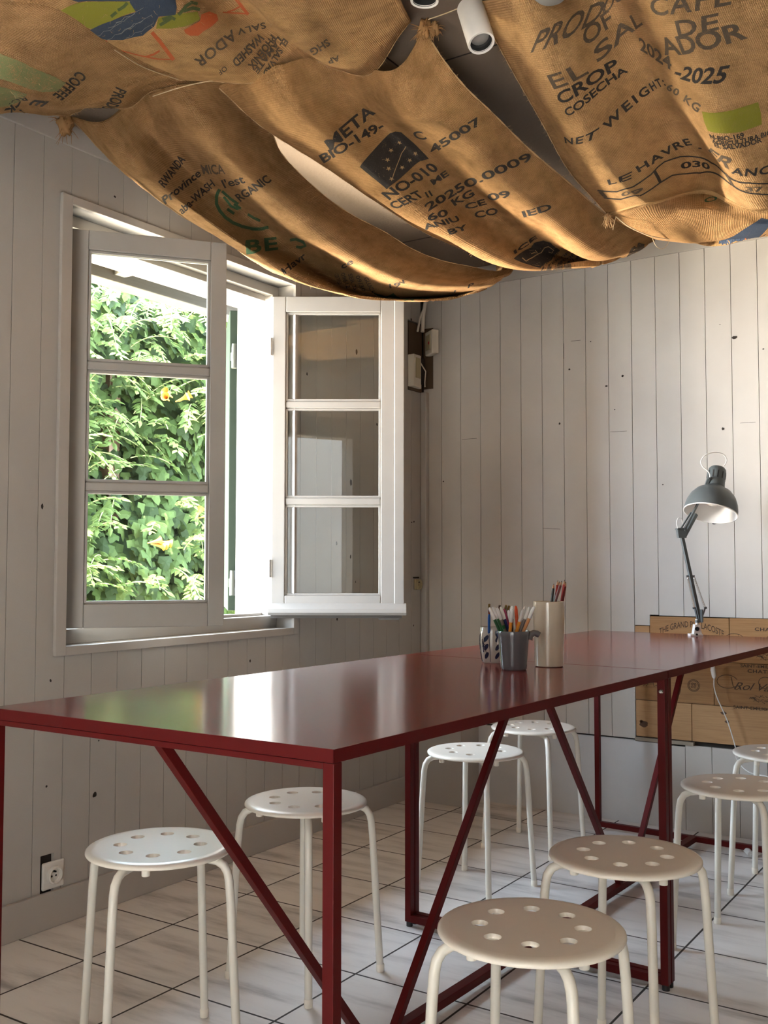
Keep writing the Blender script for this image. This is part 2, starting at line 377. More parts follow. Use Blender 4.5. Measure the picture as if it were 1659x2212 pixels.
wpart('window_jamb', c, PLAST, 0)
def make_sash(w, h, cover, face, label, zb):
    s = empty('window_sash'); s.parent = win; s['label'] = label
    T = .036; st = .052; fr = MB()
    pw0, pw1 = st, w-st
    fr.box((0, -T/2, 0), (st, T/2, h)).box((w-st, -T/2, 0), (w, T/2, h)).box((st, -T/2, h-.062), (w-st, T/2, h)).box((st, -T/2, 0), (w-st, T/2, .075))
    z0, z1 = .075, h-.062; mt = .028; ph = (z1-z0-2*mt)/3
    fo = fr.build('sash_frame', WHITE, s, bevel=.003)
    mz = [z0+ph, z0+2*ph+mt]
    for z in mz:
        b = MB().box((st, -T/2+.004, z), (w-st, T/2-.004, z+mt)); b.build('glazing_bar', WHITE, s, bevel=.005)
    beads = MB()
    panes = [(z0, z0+ph), (mz[0]+mt, mz[1]), (mz[1]+mt, z1)]
    for a, b in panes:
        MB().box((st+.001, -.002, a+.001), (w-st-.001, .002, b-.001)).build('glass_pane', GLASS, s)
        for sy in (-1, 1):
            y0, y1 = sy*.003, sy*.011
            beads.box((st, y0, a), (st+.009, y1, b)).box((w-st-.009, y0, a), (w-st, y1, b)).box((st, y0, a), (w-st, y1, a+.009)).box((st, y0, b-.009), (w-st, y1, b))
    beads.build('glazing_bead', WHITE, s, bevel=.002)
    if cover:
        MB().box((w-.001, -T/2-.004, .03), (w+.040, T/2+.012, h)).build('meeting_stile', WHITE, s, bevel=.004)
        d = MB(); f = cover
        prof = [(-T/2*f, .0), (-(T/2+.030)*f, .0), (-(T/2+.036)*f, .010), (-(T/2+.030)*f, .024), (-(T/2+.010)*f, .040), (-T/2*f, .046)]
        vs = [(x, y, z) for x in (-.008, w+.046) for y, z in prof]; n = len(prof)
        d.add(vs, [tuple(range(n)), tuple(range(2*n-1, n-1, -1))]+[(i, n+i, n+(i+1) % n, (i+1) % n) for i in range(n)])
        d.build('drip_moulding', WHITE, s, smooth=False)
        MB().box((0, -T/2, -.012), (w+.03, T/2, 0)).box((w-.06, -T/2-.01, -.018), (w+.02, T/2, -.01)).build('weather_bar', plain('dark_aluminium', (.12, .11, .10), .5), s)
    for z in (.18, h-.2):
        k = MB().tube([(-.006, -T/2*face, z-.035), (-.006, -T/2*face, z+.035)], .006, 10); k.build('hinge', WHITE, s, smooth=True)
    return s
sl = make_sash(.487, 1.25, 0, 1, 'left window sash swung inward, three panes showing green leaves', .865)
sl.location = Vector((-.068, 2.104, .865))+O; sl.rotation_euler = (0, 0, math.atan2(.382, .306))
sr = make_sash(.478, 1.25, 1, 1, 'right window sash swung wide open towards the corner, lit white', .865)
sr.location = Vector((-.068, 3.094, .866))+O; sr.rotation_euler = (0, 0, math.atan2(.551, .834))

# ------------------------------------------------------------------ outside the window
GREENP = plain('shutter_green', (.030, .045, .032), .7, var=.1, bump=.1, spec=.2)
s0 = at(505, 980, 'x', -.44); s1 = s0+(at(493, 980, 'x', -.80)-s0); s0[2] = s1[2] = 0
sh = empty('window_shutter', (s0[0], s0[1], .86), label='dark green wooden shutter seen edge-on outside the window', cat='shutter')
dv = Vector(s1-s0).normalized()
sm = MB().bar((0, 0, .65), tuple(dv*.52+Vector((0, 0, .65))), 1.29, .042, up=(dv.y, -dv.x, 0)); sm.build('shutter_board', GREENP, sh, bevel=.003)
for z in (.14, 1.11):
    hm = MB().box((-.014, -.012, z-.035), (.022, .006, z)); hm.tube([(.012, -.016, z-.07), (.012, -.016, z-.002)], .012, 12); hm.tube([(.012, -.016, z-.03), (.012, -.016, z+.035)], [.013, .010], 12)
    hm.bar((.0, -.004, z+.012), (-.045, .035, z+.012), .004, .036)
    hm.build('strap_hinge', plain('galvanised', (.10, .11, .095), .6, .2), sh, smooth=True)
# eave of the roof outside
em = MB(); a = at(180, 588, 'x', -1.05); zb = float(a[2])
em.box((-1.16, -1.0, zb), (-1.05, 6.5, zb+.105))
struct('trim_7', em, m_wood('weathered_beam', (.11, .088, .058, 1), (.15, .12, .082, 1), (1, .2, 1)), bevel=.004)
em = MB()
for k in range(7):
    y = -1.0; em.box((-.40-.108*k, -1.0, zb+.125-.003*k), (-.40-.108*k-.104, 6.5, zb+.145))
struct('trim_8', em, plain('soffit_paint', (.085, .078, .066), .7, var=.15, scale=9), bevel=.002)
rf = MB()
for y in (2.2, 3.15, 4.1, 5.0): rf.box((-1.05, y, zb+.03), (-.40, y+.06, zb+.125))
struct('trim_9', rf, plain('rafter_paint', (.19, .17, .14), .7, var=.15, scale=9), bevel=.003)
struct('wall_sky_block', MB().box((-3, -6.6, -.2), (10, -6.2, 5.2)), plain('sky_block_facade', (.30, .26, .22), .9))  # unseen wall added to block sky light from the front opening
struct('bounce_pavement', MB().box((-7, -9, -.25), (12, -1.95, -.12)).box((4.92, -1.95, -.25), (12, 6, -.12)), plain('bounce_pavement_stone', (.55, .47, .38), .9))  # unseen slab added to bounce sunlight up through the front opening
struct('ground', MB().box((-7, -3, -.3), (-.41, 13, -.15)), plain('garden_gravel', (.78, .66, .48), .9))
def leaf_field(name, n, mats, shape, pos, nrm, size, parent=None):
    V = []; Fc = []; mi = []
    base = np.array(shape[0], float); faces = shape[1]
    for k in range(n):
        p = pos(k); d, up = nrm(k); d = Vector(d).normalized(); x = d.cross(Vector(up)).normalized(); y = x.cross(d)
        s = size(k); ax = np.array([x, y, d])
        vs = (base*s)@ax + np.array(p); b = len(V); V += vs.tolist(); Fc += [tuple(b+i for i in f) for f in faces]
        mm = random.randrange(len(mats)); mi += [mm]*len(faces)
    me = bpy.data.meshes.new(name); me.from_pydata(V, [], Fc)
    for m in mats: me.materials.append(m)
    me.polygons.foreach_set('material_index', mi); me.update()
    o = bpy.data.objects.new(name, me); col.objects.link(o)
    if parent: o.parent = parent
    return o
ivy = ([(0, -.45, 0), (.42, -.5, -.06), (.52, -.05, -.10), (.30, .05, -.02), (.22, .38, -.04), (0, .62, -.10), (-.22, .38, -.04), (-.30, .05, -.02), (-.52, -.05, -.10), (-.42, -.5, -.06), (0, .0, .05)],
       [(10, 0, 1, 2), (10, 2, 3), (10, 3, 4, 5), (10, 5, 6, 7), (10, 7, 8), (10, 8, 9, 0)])
lft = ([(0, -.5, 0), (.24, -.2, -.05), (.20, .15, -.05), (0, .62, -.12), (-.20, .15, -.05), (-.24, -.2, -.05), (0, 0, .05)], [(6, 0, 1), (6, 1, 2), (6, 2, 3), (6, 3, 4), (6, 4, 5), (6, 5, 0)])
G1 = m_leaf('ivy_green', (.034, .060, .014, 1), (.060, .090, .022, 1)); G2 = m_leaf('ivy_fresh', (.054, .086, .020, 1), (.088, .122, .034, 1)); G3 = m_leaf('vine_green', (.080, .120, .028, 1), (.125, .165, .050, 1)); G4 = m_leaf('ivy_deep', (.016, .030, .008, 1), (.030, .046, .013, 1))
def hx(y, z): return -2.75+.16*math.sin(2.1*y+1)+.12*math.sin(3.3*z+y)+.10*math.sin(5.7*y-2*z)
pm = MB(); c0 = at(273, 660, 'x', -2.95); c0[0] = hx(c0[1], 2.3)-.10
pm.box((c0[0]-.05, c0[1]-.05, -.35), (c0[0]+.05, c0[1]+.05, 3.1))
tag(pm.build('garden_post', m_wood('garden_timber', (.11, .06, .032, 1), (.16, .095, .055, 1)), bevel=.004), 'brown wooden post standing among the leaves outside', 'post')
def ivp(k):
    y, z = random.uniform(2.6, 7.6), random.uniform(-.3, 3.1); return (hx(y, z)+random.uniform(-.16, .06), y, z)
def nr(k): return ((1+random.uniform(-.3, .3), random.uniform(-.9, .5), random.uniform(-.1, 1.0)), (random.uniform(-.5, .5), random.uniform(-.5, .5), -1))
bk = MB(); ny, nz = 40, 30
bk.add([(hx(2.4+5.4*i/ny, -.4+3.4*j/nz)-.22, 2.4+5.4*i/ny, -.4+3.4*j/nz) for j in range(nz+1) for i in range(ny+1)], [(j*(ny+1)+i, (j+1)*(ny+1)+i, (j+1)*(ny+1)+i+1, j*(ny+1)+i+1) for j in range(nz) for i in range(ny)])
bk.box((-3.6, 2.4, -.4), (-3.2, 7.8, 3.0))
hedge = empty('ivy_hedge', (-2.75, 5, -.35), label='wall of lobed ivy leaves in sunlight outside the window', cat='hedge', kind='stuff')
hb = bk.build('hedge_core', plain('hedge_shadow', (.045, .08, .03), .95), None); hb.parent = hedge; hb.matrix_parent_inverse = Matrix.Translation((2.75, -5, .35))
hl = leaf_field('foliage', 8600, [G1, G1, G2, G4], ivy, ivp, nr, lambda k: random.uniform(.075, .125)); hl.parent = hedge; hl.matrix_parent_inverse = Matrix.Translation((2.75, -5, .35))
# trumpet vine: arching stems with pinnate leaves hanging in front of the ivy
def vine(seedpts, name, label, nst, zr):
    root = empty(name, tuple(seedpts), label=label, cat='vine'); inv = Matrix.Translation(-Vector(seedpts))
    stems = MB(); pos = []; orient = []
    for s in range(nst):
        y = seedpts[1]+random.uniform(-1.25, 1.25); z = seedpts[2]+random.uniform(*zr); x = hx(y, z)+random.uniform(.02, .16)
        dr = Vector((random.uniform(.25, .7), random.uniform(-1, .6), random.uniform(-.15, .75))).normalized()
        P = [Vector((x, y, z))]
        for j in range(9):
            dr = (dr+Vector((0.01, random.uniform(-.06, .06), -.13))).normalized(); P.append(P[-1]+dr*.038)
        stems.tube(P, [.004]*7+[.003, .002, .001], 5, cap=False)
        for j in range(1, 10):
            side = dr.cross(Vector((0, 0, 1))).normalized()
            for sg in (-1, 1):
                pos.append(P[j]+side*sg*.026+Vector((random.uniform(-.01, .01),)*3)); orient.append(side*sg*.8+dr*.55)
        pos.append(P[-1]+dr*.03); orient.append(dr)
    so = stems.build('stem', plain('vine_stem', (.30, .32, .12), .6), root); so.matrix_parent_inverse = inv; so['kind'] = 'stuff'
    def nv(k):
        o = orient[k]; n = Vector((.5+random.uniform(-.3, .3), -.15+random.uniform(-.4, .3), .8)); n = (n-o*n.dot(o)/max(o.length_squared, .01)); return (n, o)
    f = leaf_field('foliage', len(pos), [G3, G3, G2], lft, lambda k: pos[k], nv, lambda k: random.uniform(.045, .075)); f.parent = root; f.matrix_parent_inverse = inv; f['kind'] = 'stuff'
    return root
vine((-2.6, 5.3, 2.3), 'trumpet_vine', 'bright trumpet vine sprays with paired leaflets at the top of the hedge', 130, (-.35, .7))
vine((-2.6, 5.2, 1.35), 'trumpet_vine', 'bright trumpet vine sprays with paired leaflets low on the hedge', 70, (-.6, .5))
PET = plain('orange_petal', (.36, .13, .008), .6)
for (px, py, lb) in ((376, 862, 'yellow-orange trumpet flowers seen through the middle pane'), (330, 1170, 'yellow-orange trumpet flowers seen through the bottom pane'), (432, 1118, 'orange trumpet flower at the right edge of the bottom pane')):
    c0 = at(px, py, 'x', -2.36); fm = MB()
    for k in range(4 if px != 432 else 2):
        d = Vector((random.uniform(.1, .6), random.uniform(-1, 1), random.uniform(-.2, .6))).normalized(); a = Vector(c0)+Vector((0, (k-1.5)*.03, random.uniform(-.02, .02)))
        P = [a+d*t for t in (0, .03, .06, .078, .09)]; fm.tube(P, [.004, .007, .012, .020, .030], 10, cap=False)
    tag(fm.build('trumpet_flower', PET, smooth=True), lb, 'flower', 'trumpet flowers outside')
# ------------------------------------------------------------------ wine crate panelling on the back wall
CR1 = m_wood('crate_pine', (.30, .155, .058, 1), (.40, .215, .085, 1), (.7, 1, 3), (.20, .09, .03, 1))
CR2 = m_wood('crate_pine_pale', (.36, .20, .09, 1), (.45, .265, .125, 1), (.6, 1, 3), (.25, .125, .05, 1))
CR3 = m_wood('crate_pine_dark', (.24, .12, .042, 1), (.33, .17, .065, 1), (.7, 1, 3), (.15, .065, .022, 1))
BRAND = plain('brand_ink', (.055, .028, .012), .8); KNOT = plain('wood_knot', (.10, .045, .018), .7, var=.3, scale=90); CAPN = plain('nail_head', (.8, .7, .5), .4)
def text_mesh(txt, bold=0.0, shear=0.0, space=1.0):
    bold = min(bold, .026)
    cu = bpy.data.curves.new('t', 'FONT'); cu.body = txt; cu.size = 1; cu.offset = bold; cu.shear = shear; cu.space_character = space; cu.resolution_u = 3
    ob = bpy.data.objects.new('t', cu); col.objects.link(ob)
    bpy.context.view_layer.update()
    dg = bpy.context.evaluated_depsgraph_get(); me = ob.evaluated_get(dg).to_mesh()
    v = np.array([w.co[:2] for w in me.vertices], float).reshape(-1, 2); f = [tuple(p.vertices) for p in me.polygons]
    ob.evaluated_get(dg).to_mesh_clear(); bpy.data.objects.remove(ob); bpy.data.curves.remove(cu)
    if len(v):
        v[:, 0] -= v[:, 0].min(); v[:, 0] /= max(v[:, 0].max(), 1e-6); v[:, 1] = (v[:, 1]+bold)/(.729+2*bold)
    return v, f
crate_specs = []
def crate(name, x0, x1, z0, z1, m, label, extra=None, th=.012, dep=0):
    root = empty(name, (x0, L, z0), label=label, cat='board', group=None)
    b = MB().box((0, -dep, 0), (x1-x0, .015, z1-z0)); b.build('board', m, root, bevel=.0015)
    if extra: extra(root, x0, z0, -dep-.0006)
    return root
def put_text(root, name, txt, x, z, w, h, y, bold=0, shear=0, ox=0, oz=0, space=1.0, arc=None, mat=None):
    v, f = text_mesh(txt, bold, shear, space)
    mb = MB(); P = []
    for a, b in v:
        X = x+a*w-ox; Z = z+b*h-oz
        if arc: Z += arc*(1-(2*a-1)**2)
        P.append((X, y, Z))
    mb.add(P, f); return mb.build(name, mat or BRAND, root)
def line(mb, pts, w, y):
    for p, q in zip(pts, pts[1:]): mb.bar((p[0], y, p[1]), (q[0], y, q[1]), .0006, w, up=(0, 0, 1)) if abs(p[0]-q[0]) > abs(p[1]-q[1]) else mb.bar((p[0], y, p[1]), (q[0], y, q[1]), w, .0006, up=(0, 1, 0))
def label_a(root, x0, z0, y):
    put_text(root, 'branded_lettering', 'THE GRAND PUY LACOSTE', 1.125, .775, .26, .026, y, .004, 0, x0, z0, arc=.035)
def label_chateau(cx, top):
    def f(root, x0, z0, y):
        put_text(root, 'branded_lettering', 'CHATEAU', cx-.062, top-.030, .125, .014, y, .025, 0, x0, z0, 1.15)
        v, fc = text_mesh('Rol Valentin', .0, .45, .92)
        # script name: slanted lettering with a long looping capital
        mb = MB(); mb.add([(cx-.115+a*.25-x0, y, top-.098+b*(.030)-z0) for a, b in v], fc)
        loop = [(cx-.140+.040*math.cos(t)*(1+.0*t)-x0, y, top-.070+.026*math.sin(t)-z0) for t in np.linspace(.4, 5.6, 22)]
        mb.tube(loop, .0011, 5); loop = [(cx+.005+.026*math.cos(t)-x0, y, top-.066+.022*math.sin(t)-z0) for t in np.linspace(.2, 5.0, 18)]
        mb.tube(loop, .0010, 5); mb.tube([(cx-.125-x0, y, top-.050-z0), (cx-.118-x0, y, top-.085-z0), (cx-.106-x0, y, top-.100-z0), (cx-.094-x0, y, top-.092-z0)], .0012, 5)
        mb.build('script_lettering', BRAND, root)
        e = MB(); r2 = random.Random(4)
        for k in range(60):
            a = r2.uniform(-.055, .055); s = (1-abs(a)/.06)*.022; zc = top-.126+r2.uniform(-s, s*.6)
            e.bar((cx+a-x0, y, zc-z0), (cx+a+r2.uniform(-.012, .012)-x0, y, zc+r2.uniform(-.006, .006)-z0), .0006, .0016)
        e.build('branded_emblem', BRAND, root)
        put_text(root, 'branded_lettering', 'SAINT-EMILION GRAND CRU', cx-.118, top-.173, .27, .013, y, .02, 0, x0, z0, 1.05)
    return f
def ring_marks(root, x0, z0, y):
    m = MB(); cx, cz = 1.262-x0, .578-z0
    for r in (.0235, .019): m.tube([(cx+r*math.cos(t), y, cz+r*math.sin(t)) for t in np.linspace(0, 2*PI, 25)], .0009, 5, cap=False)
    for a in (0, 1, 2, 3): m.tube([(cx+.008*math.cos(a*PI/2+.7)+.004*math.cos(t), y, cz+.008*math.sin(a*PI/2+.7)+.004*math.sin(t)) for t in np.linspace(0, 5.5, 9)], .001, 5)
    m.build('branded_emblem', BRAND, root); m = MB()
    bx = 1.085-x0; bz = .575-z0
    m.tube([(bx-.03, y, bz-.012), (bx-.022, y, bz-.006), (bx-.015, y, bz-.012), (bx-.012, y, bz+.003), (bx+.012, y, bz+.003), (bx+.015, y, bz-.012), (bx+.024, y, bz-.006), (bx+.032, y, bz-.012)], .0012, 5)
    for k in range(6): m.bar((bx-.012+k*.005, y, bz-.006), (bx-.012+k*.005, y, bz+.016), .0006, .0012, up=(1, 0, 0))
    m.build('branded_emblem', BRAND, root); m = MB()
    sx = 1.20-x0; m.tube([(sx-.02, y, .62-z0), (sx+.005, y, .62-z0), (sx+.01, y, .55-z0), (sx+.002, y, .535-z0), (sx-.01, y, .538-z0)], .0009, 5)
    m.build('branded_emblem', BRAND, root)
def knots(lst, nails=()):
    def f(root, x0, z0, y):
        for cx, cz, w, h in lst:
            m = MB(); m.add([(cx-x0+w*math.cos(t)*random.uniform(.8, 1.15), y, cz-z0+h*math.sin(t)*random.uniform(.8, 1.15)) for t in np.linspace(0, 2*PI, 13)[:-1]], [tuple(range(11, -1, -1))]); m.build('knot', KNOT, root)
        for cx, cz in nails:
            MB().lathe([(0.0001, 0), (.003, 0.0002), (.0035, .001)], 10, Matrix.Translation((cx-x0, y+.0006, cz-z0)) @ Matrix.Rotation(-PI/2, 4, 'X')).build('nail_head', CAPN, root)
    return f
crate('crate_board', 1.0215, 1.084, .678, .809, CR2, 'narrow pale crate offcut at the top left corner of the wooden panelling')
crate('crate_board', 1.086, 1.405, .678, .850, CR1, 'crate board branded THE GRAND PUY LACOSTE behind the lamp', label_a)
crate('crate_board', 1.407, 1.79, .678, .852, CR1, 'upper crate board with CHATEAU and script name, cut off by the table edge', label_chateau(1.565, .835))
crate('crate_board', 1.0215, 1.342, .506, .676, CR3, 'crate board with round stamp and faint emblem, below the tabletop', lambda r, a, b, c: (ring_marks(r, a, b, c), knots([], [(1.30, .612), (1.36-.03, .59)])(r, a, b, c)))
crate('crate_board', 1.344, 1.79, .506, .676, CR3, 'lower crate board branded CHATEAU and SAINT-EMILION, white cord hanging in front', label_chateau(1.535, .672))
crate('crate_board', 1.0225, 1.252, .356, .504, CR2, 'plain pale crate board with a big dark knot at the bottom left', knots([(1.055, .408, .020, .013), (1.045, .417, .008, .006)]))
crate('crate_board', 1.254, 1.79, .356, .504, CR2, 'long plain pale crate board along the bottom of the panelling', knots([(1.378, .478, .012, .006), (1.392, .445, .009, .006)], [(1.285, .452)]))
crate('crate_board', 1.792, 2.3, .356, .852, CR1, 'crate board at the right end of the panelling beyond the picture')

# ------------------------------------------------------------------ sockets and junction boxes
def socket(name, loc, rot, w, h, label, mat=CREAMPL):
    r = empty(name, loc, label=label, cat='socket'); r.rotation_euler = rot
    MB().box((-w/2, -h/2, 0), (w/2, h/2, .010)).build('cover_plate', mat, r, bevel=.007)
    b = MB().lathe([(.026, .0102), (.026, .020), (.022, .0215), (.019, .020), (.0185, .009), (.0001, .009)], 32); b.build('socket_well', mat, r, smooth=True)
    k = MB()
    for x in (-.0075, .0075): k.lathe([(.0001, .0105), (.0030, .0105), (.003, .009)], 10, Matrix.Translation((x, -.003, 0)))
    k.build('contact_hole', BLACK, r)
    MB().tube([(0, .011, .009), (0, .011, .019)], .0026, 8).build('earth_pin', BLACK, r); return r
RW = (PI/2, 0, PI/2)
socket('wall_socket', (-.006, 2.018, .150), RW, .078, .080, 'square white wall socket low in a rough cut-out at the left', plain('socket_white', (.74, .71, .66), .4))
MB().box((-.022, 1.974, .09), (-.012, 2.056, .21)).build('rubble_recess', DARK).parent = None
bpy.data.objects['rubble_recess']['kind'] = 'structure'; bpy.data.objects['rubble_recess'].name = 'trim_10'
s2 = socket('wall_socket', (.002, 4.056, .968), RW, .052, .052, 'small yellowed socket in the room corner below the window sash', OLIVEPL); s2.scale = (.9, .95, 1)
struct('trim_11', MB().box((0, 4.03, .9965), (.003, 4.08, 1.003)), DARK)
jb = empty('junction_box', (.028, 4.02, 1.885), label='aged open-fronted cream trunking box, lower of the two corner boxes', cat='electrical box')
m = MB().box((-.028, -.035, 0), (.006, .030, .150)).box((-.028, .030, 0), (-.012, .062, .150)); m.build('housing', CREAMPL, jb, bevel=.003)
MB().box((.006, -.02, .04), (.010, .02, .135)).build('cover_plate', OLIVEPL, jb, bevel=.001)
MB().box((-.010, .032, .02), (-.002, .075, .145)).build('dark_opening', DARK, jb)
MB().tube([(.0, .03, .12), (.012, .06, .08), (.004, .065, .03), (.02, .04, .005)], .003, 6).build('loose_wire', CREAMPL, jb, smooth=True)
jb2 = empty('junction_box', (.052, 4.085, 2.045), label='aged cream double switch box with a red spot, upper corner box', cat='electrical box')
jb2.rotation_euler = (0, 0, math.radians(-38))
MB().box((-.046, .0, 0), (.046, .035, .112)).build('housing', CREAMPL, jb2, bevel=.005)
MB().box((-.026, -.004, .022), (-.001, .001, .092)).box((.001, -.004, .022), (.026, .001, .092)).build('switch_plate', OLIVEPL, jb2, bevel=.001)
MB().lathe([(.0001, .003), (.006, .002), (.008, 0)], 12, Matrix.Translation((.014, -.004, .052)) @ Matrix.Rotation(PI/2, 4, 'X')).build('red_mark', plain('red_mark', (.35, .02, .02), .5), jb2)
jw = MB().tube([(.035, 4.06, 2.15), (.03, 4.075, 2.23), (.04, 4.08, 2.30), (.035, 4.09, 2.42)], .009, 8).tube([(.02, 4.04, 2.15), (.022, 4.06, 2.22), (.05, 4.09, 2.32), (.05, 4.1, 2.42)], .005, 8)
tag(jw.build('electric_cable', CREAMPL, smooth=True), 'pale ducted cables rising from the corner boxes to the ceiling', 'cable')
struct('trim_12', MB().box((.001, 3.988, 1.872), (.003, 4.108, 2.19)).box((.0, L-.002, 1.89), (.052, L+.014, 2.18)), plain('raw_recess', (.09, .055, .03), .9))

# ------------------------------------------------------------------ tables
W_T = .80; ZT = .7954; YAWT = -.0394; S = .020
def tloc(x, y):                                    # table axes -> room
    c, s = math.cos(.0394), math.sin(.0394); dx = x-1.6606; dy = y-2.5854; return (1.6606+dx*c+dy*s, 2.5854-dx*s+dy*c)
def table(y0, y1, label):
    Lt = y1-y0; cx = .8621+.3993; p = tloc(cx, y0)
    r = empty('work_table', (p[0], p[1], 0), YAWT, label=label, cat='table', group=None)
    w = .3993
    t = MB().box((-w+.0012, .0012, ZT-.016), (w-.0012, Lt-.0012, ZT)); t.build('tabletop', TOP, r)
    t = MB().box((-w, 0, ZT-.020), (w, .0014, ZT-.0003)).box((-w, Lt-.0014, ZT-.020), (w, Lt, ZT-.0003)).box((-w, 0, ZT-.020), (-w+.0014, Lt, ZT-.0003)).box((w-.0014, 0, ZT-.020), (w, Lt, ZT-.0003))
    t.build('edge_band', RED, r)
    for ya in (.001, Lt-S-.001):
        for sx in (-1, 1):
            x = sx*(w-S/2-.001)
            MB().box((x-S/2, ya, .014), (x+S/2, ya+S, ZT-.021)).build('leg', RED, r, bevel=.001)
            MB().tube([(x, ya+S/2, 0), (x, ya+S/2, .014)], .0095, 14).build('levelling_foot', BLACK, r, smooth=True)
        MB().box((-w+S+.001, ya, ZT-.031), (w-S-.001, ya+S, ZT-.021)).build('top_rail', RED, r, bevel=.001)
        MB().box((-w+S+.001, ya, .014), (w-S-.001, ya+S, .014+S)).build('bottom_rail', RED, r, bevel=.001)
    MB().box((-.014, S+.001, .016), (.014, Lt-S-.001, .036)).build('floor_beam', RED, r, bevel=.0015)
    for s, ya in ((1, .035), (-1, Lt-.035)):
        yb = Lt/2-s*.05
        MB().bar((0, ya, ZT-.020), (0, yb, .034), .018, .018, up=(1, 0, 0)).build('diagonal_brace', RED, r, bevel=.001)
        MB().box((-.030, ya-.016, ZT-.0245), (.030, ya+.018, ZT-.0205)).build('brace_plate', RED, r, bevel=.0008)
        for x in (-.022, .022): MB().lathe([(.0001, -.003), (.004, -.0025), (.006, 0)], 12, Matrix.Translation((x, ya, ZT-.0245))).build('screw_head', CHROME, r)
    for sx in (-1, 1):
        for ya in ((Lt-S-.001),):
            MB().lathe([(.0001, .004), (.004, .0035), (.0065, .0)], 14, Matrix.Translation((sx*(w-S/2-.001), ya, ZT-.052)) @ Matrix.Rotation(PI/2, 4, 'X')).build('bolt_head', CHROME, r, smooth=True)
    return r
near_t = table(1.2053, 2.5834, 'nearer oxblood red metal table, window reflected in its glossy top')
for ch in near_t.children:                       # the near end stands slightly out of square
    if ch.type == 'MESH':
        for vv in ch.data.vertices: vv.co.y += (1-min(max(vv.co.y/1.378, 0), 1))*(-.0055+.0513*vv.co.x)
table(2.5874, 3.9293, 'farther oxblood red metal table against the back wall, lamp clamped to it')

# ------------------------------------------------------------------ stools
def seat_mesh():
    n = 64; R1 = .140; z = .450; hr = .0152; RR = .0875
    outer = [Vector((R1*math.cos(2*PI*k/n), R1*math.sin(2*PI*k/n), 0)) for k in range(n)]
    holes = []
    for h in range(8):
        a = 2*PI*(h+.5)/8; c = Vector((RR*math.cos(a), RR*math.sin(a), 0)); holes.append([c+Vector((hr*math.cos(-2*PI*k/20), hr*math.sin(-2*PI*k/20), 0)) for k in range(20)])
    loops = [outer]+holes; pts = [p for l in loops for p in l]
    tris = tessellate_polygon(loops)
    m = MB(); m.add([(p.x, p.y, z) for p in pts], [t if (pts[t[1]]-pts[t[0]]).cross(pts[t[2]]-pts[t[0]]).z > 0 else t[::-1] for t in tris])
    m.add([(p.x, p.y, z-.007) for p in pts], [t if (pts[t[1]]-pts[t[0]]).cross(pts[t[2]]-pts[t[0]]).z < 0 else t[::-1] for t in tris])
    m.lathe([(R1, z), (.147, z-.0004), (.153, z-.0014), (.157, z-.003), (.1595, z-.0055), (.160, z-.009), (.1585, z-.0115), (.156, z-.0105), (.150, z-.008), (R1, z-.007)], n)
    for h in holes:
        v = []; c = sum(h, Vector())/20
        for f, dz in ((1, 0), (.97, -.0015), (.93, -.004), (.90, -.0075)): v += [(c.x+(p.x-c.x)*f, c.y+(p.y-c.y)*f, z+dz) for p in h]
        m.add(v, [(i*20+k, (i+1)*20+k, (i+1)*20+(k+1) % 20, i*20+(k+1) % 20) for i in range(3) for k in range(20)])
    return m
def make_stool(label):
    r = empty('stool', label=label, cat='stool')
    so = seat_mesh().build('seat', STOOLW, r, smooth=True)
    for k in range(4):
        a = PI/2*k; P = []
        for rr, z in ((.015, .4285), (.06, .4300), (.120, .4305), (.143, .4285), (.158, .4210), (.1675, .4070), (.1715, .389), (.1755, .345), (.186, .17), (.1955, .012)): P.append((rr*math.cos(a), rr*math.sin(a), z))
        MB().tube(P, .0095, 14).build('leg', STEELW, r, smooth=True)
        MB().lathe([(.0001, 0), (.010, 0), (.0108, .002), (.0108, .018), (.0098, .020)], 16, Matrix.Translation((.196*math.cos(a), .196*math.sin(a), 0))).build('leg_cap', STOOLW, r, smooth=True)
        b = a+.34
        MB().lathe([(.0001, .424), (.0085, .424), (.009, .4255), (.009, .442), (.011, .4435)], 16, Matrix.Translation((.128*math.cos(b), .128*math.sin(b), -.004))).build('stacking_stud', STOOLW, r, smooth=True)
    return r
def copy_tree(o, parent=None):
    c = o.copy(); col.objects.link(c); c.parent = parent
    for ch in o.children: copy_tree(ch, c)
    return c
stools = [(1.731, 1.622, 47, 'nearest white stool at the bottom right, largest in view'), (1.709, 2.133, 37, 'white stool directly behind the nearest one, beside the red table leg'),
    (.869, 3.022, 40, 'bluish-lit white stool behind the table, in front of the one by the corner box'), (.813, 3.588, 43, 'farthest white stool at the back wall, mostly behind a red brace'),
    (.837, 2.15, 40, 'white stool on the window side, partly behind the near red leg'), (.834, 1.633, 13, 'leftmost white stool, near the low wall socket'),
    (1.7367, 2.9652, 35, 'white stool at the right edge, in front of the last one by the crates'), (1.7289, 3.5496, 43, 'white stool cut by the right edge, farthest back, just below the crate boards')]
proto = None
for x, y, a, lb in stools:
    o = proto if proto is None and False else (make_stool(lb) if proto is None else copy_tree(proto))
    if proto is None: proto = o
    o.location = (x, y, 0); o.rotation_euler = (0, 0, math.radians(a)); o['label'] = lb; o['group'] = 'stools around the red tables'

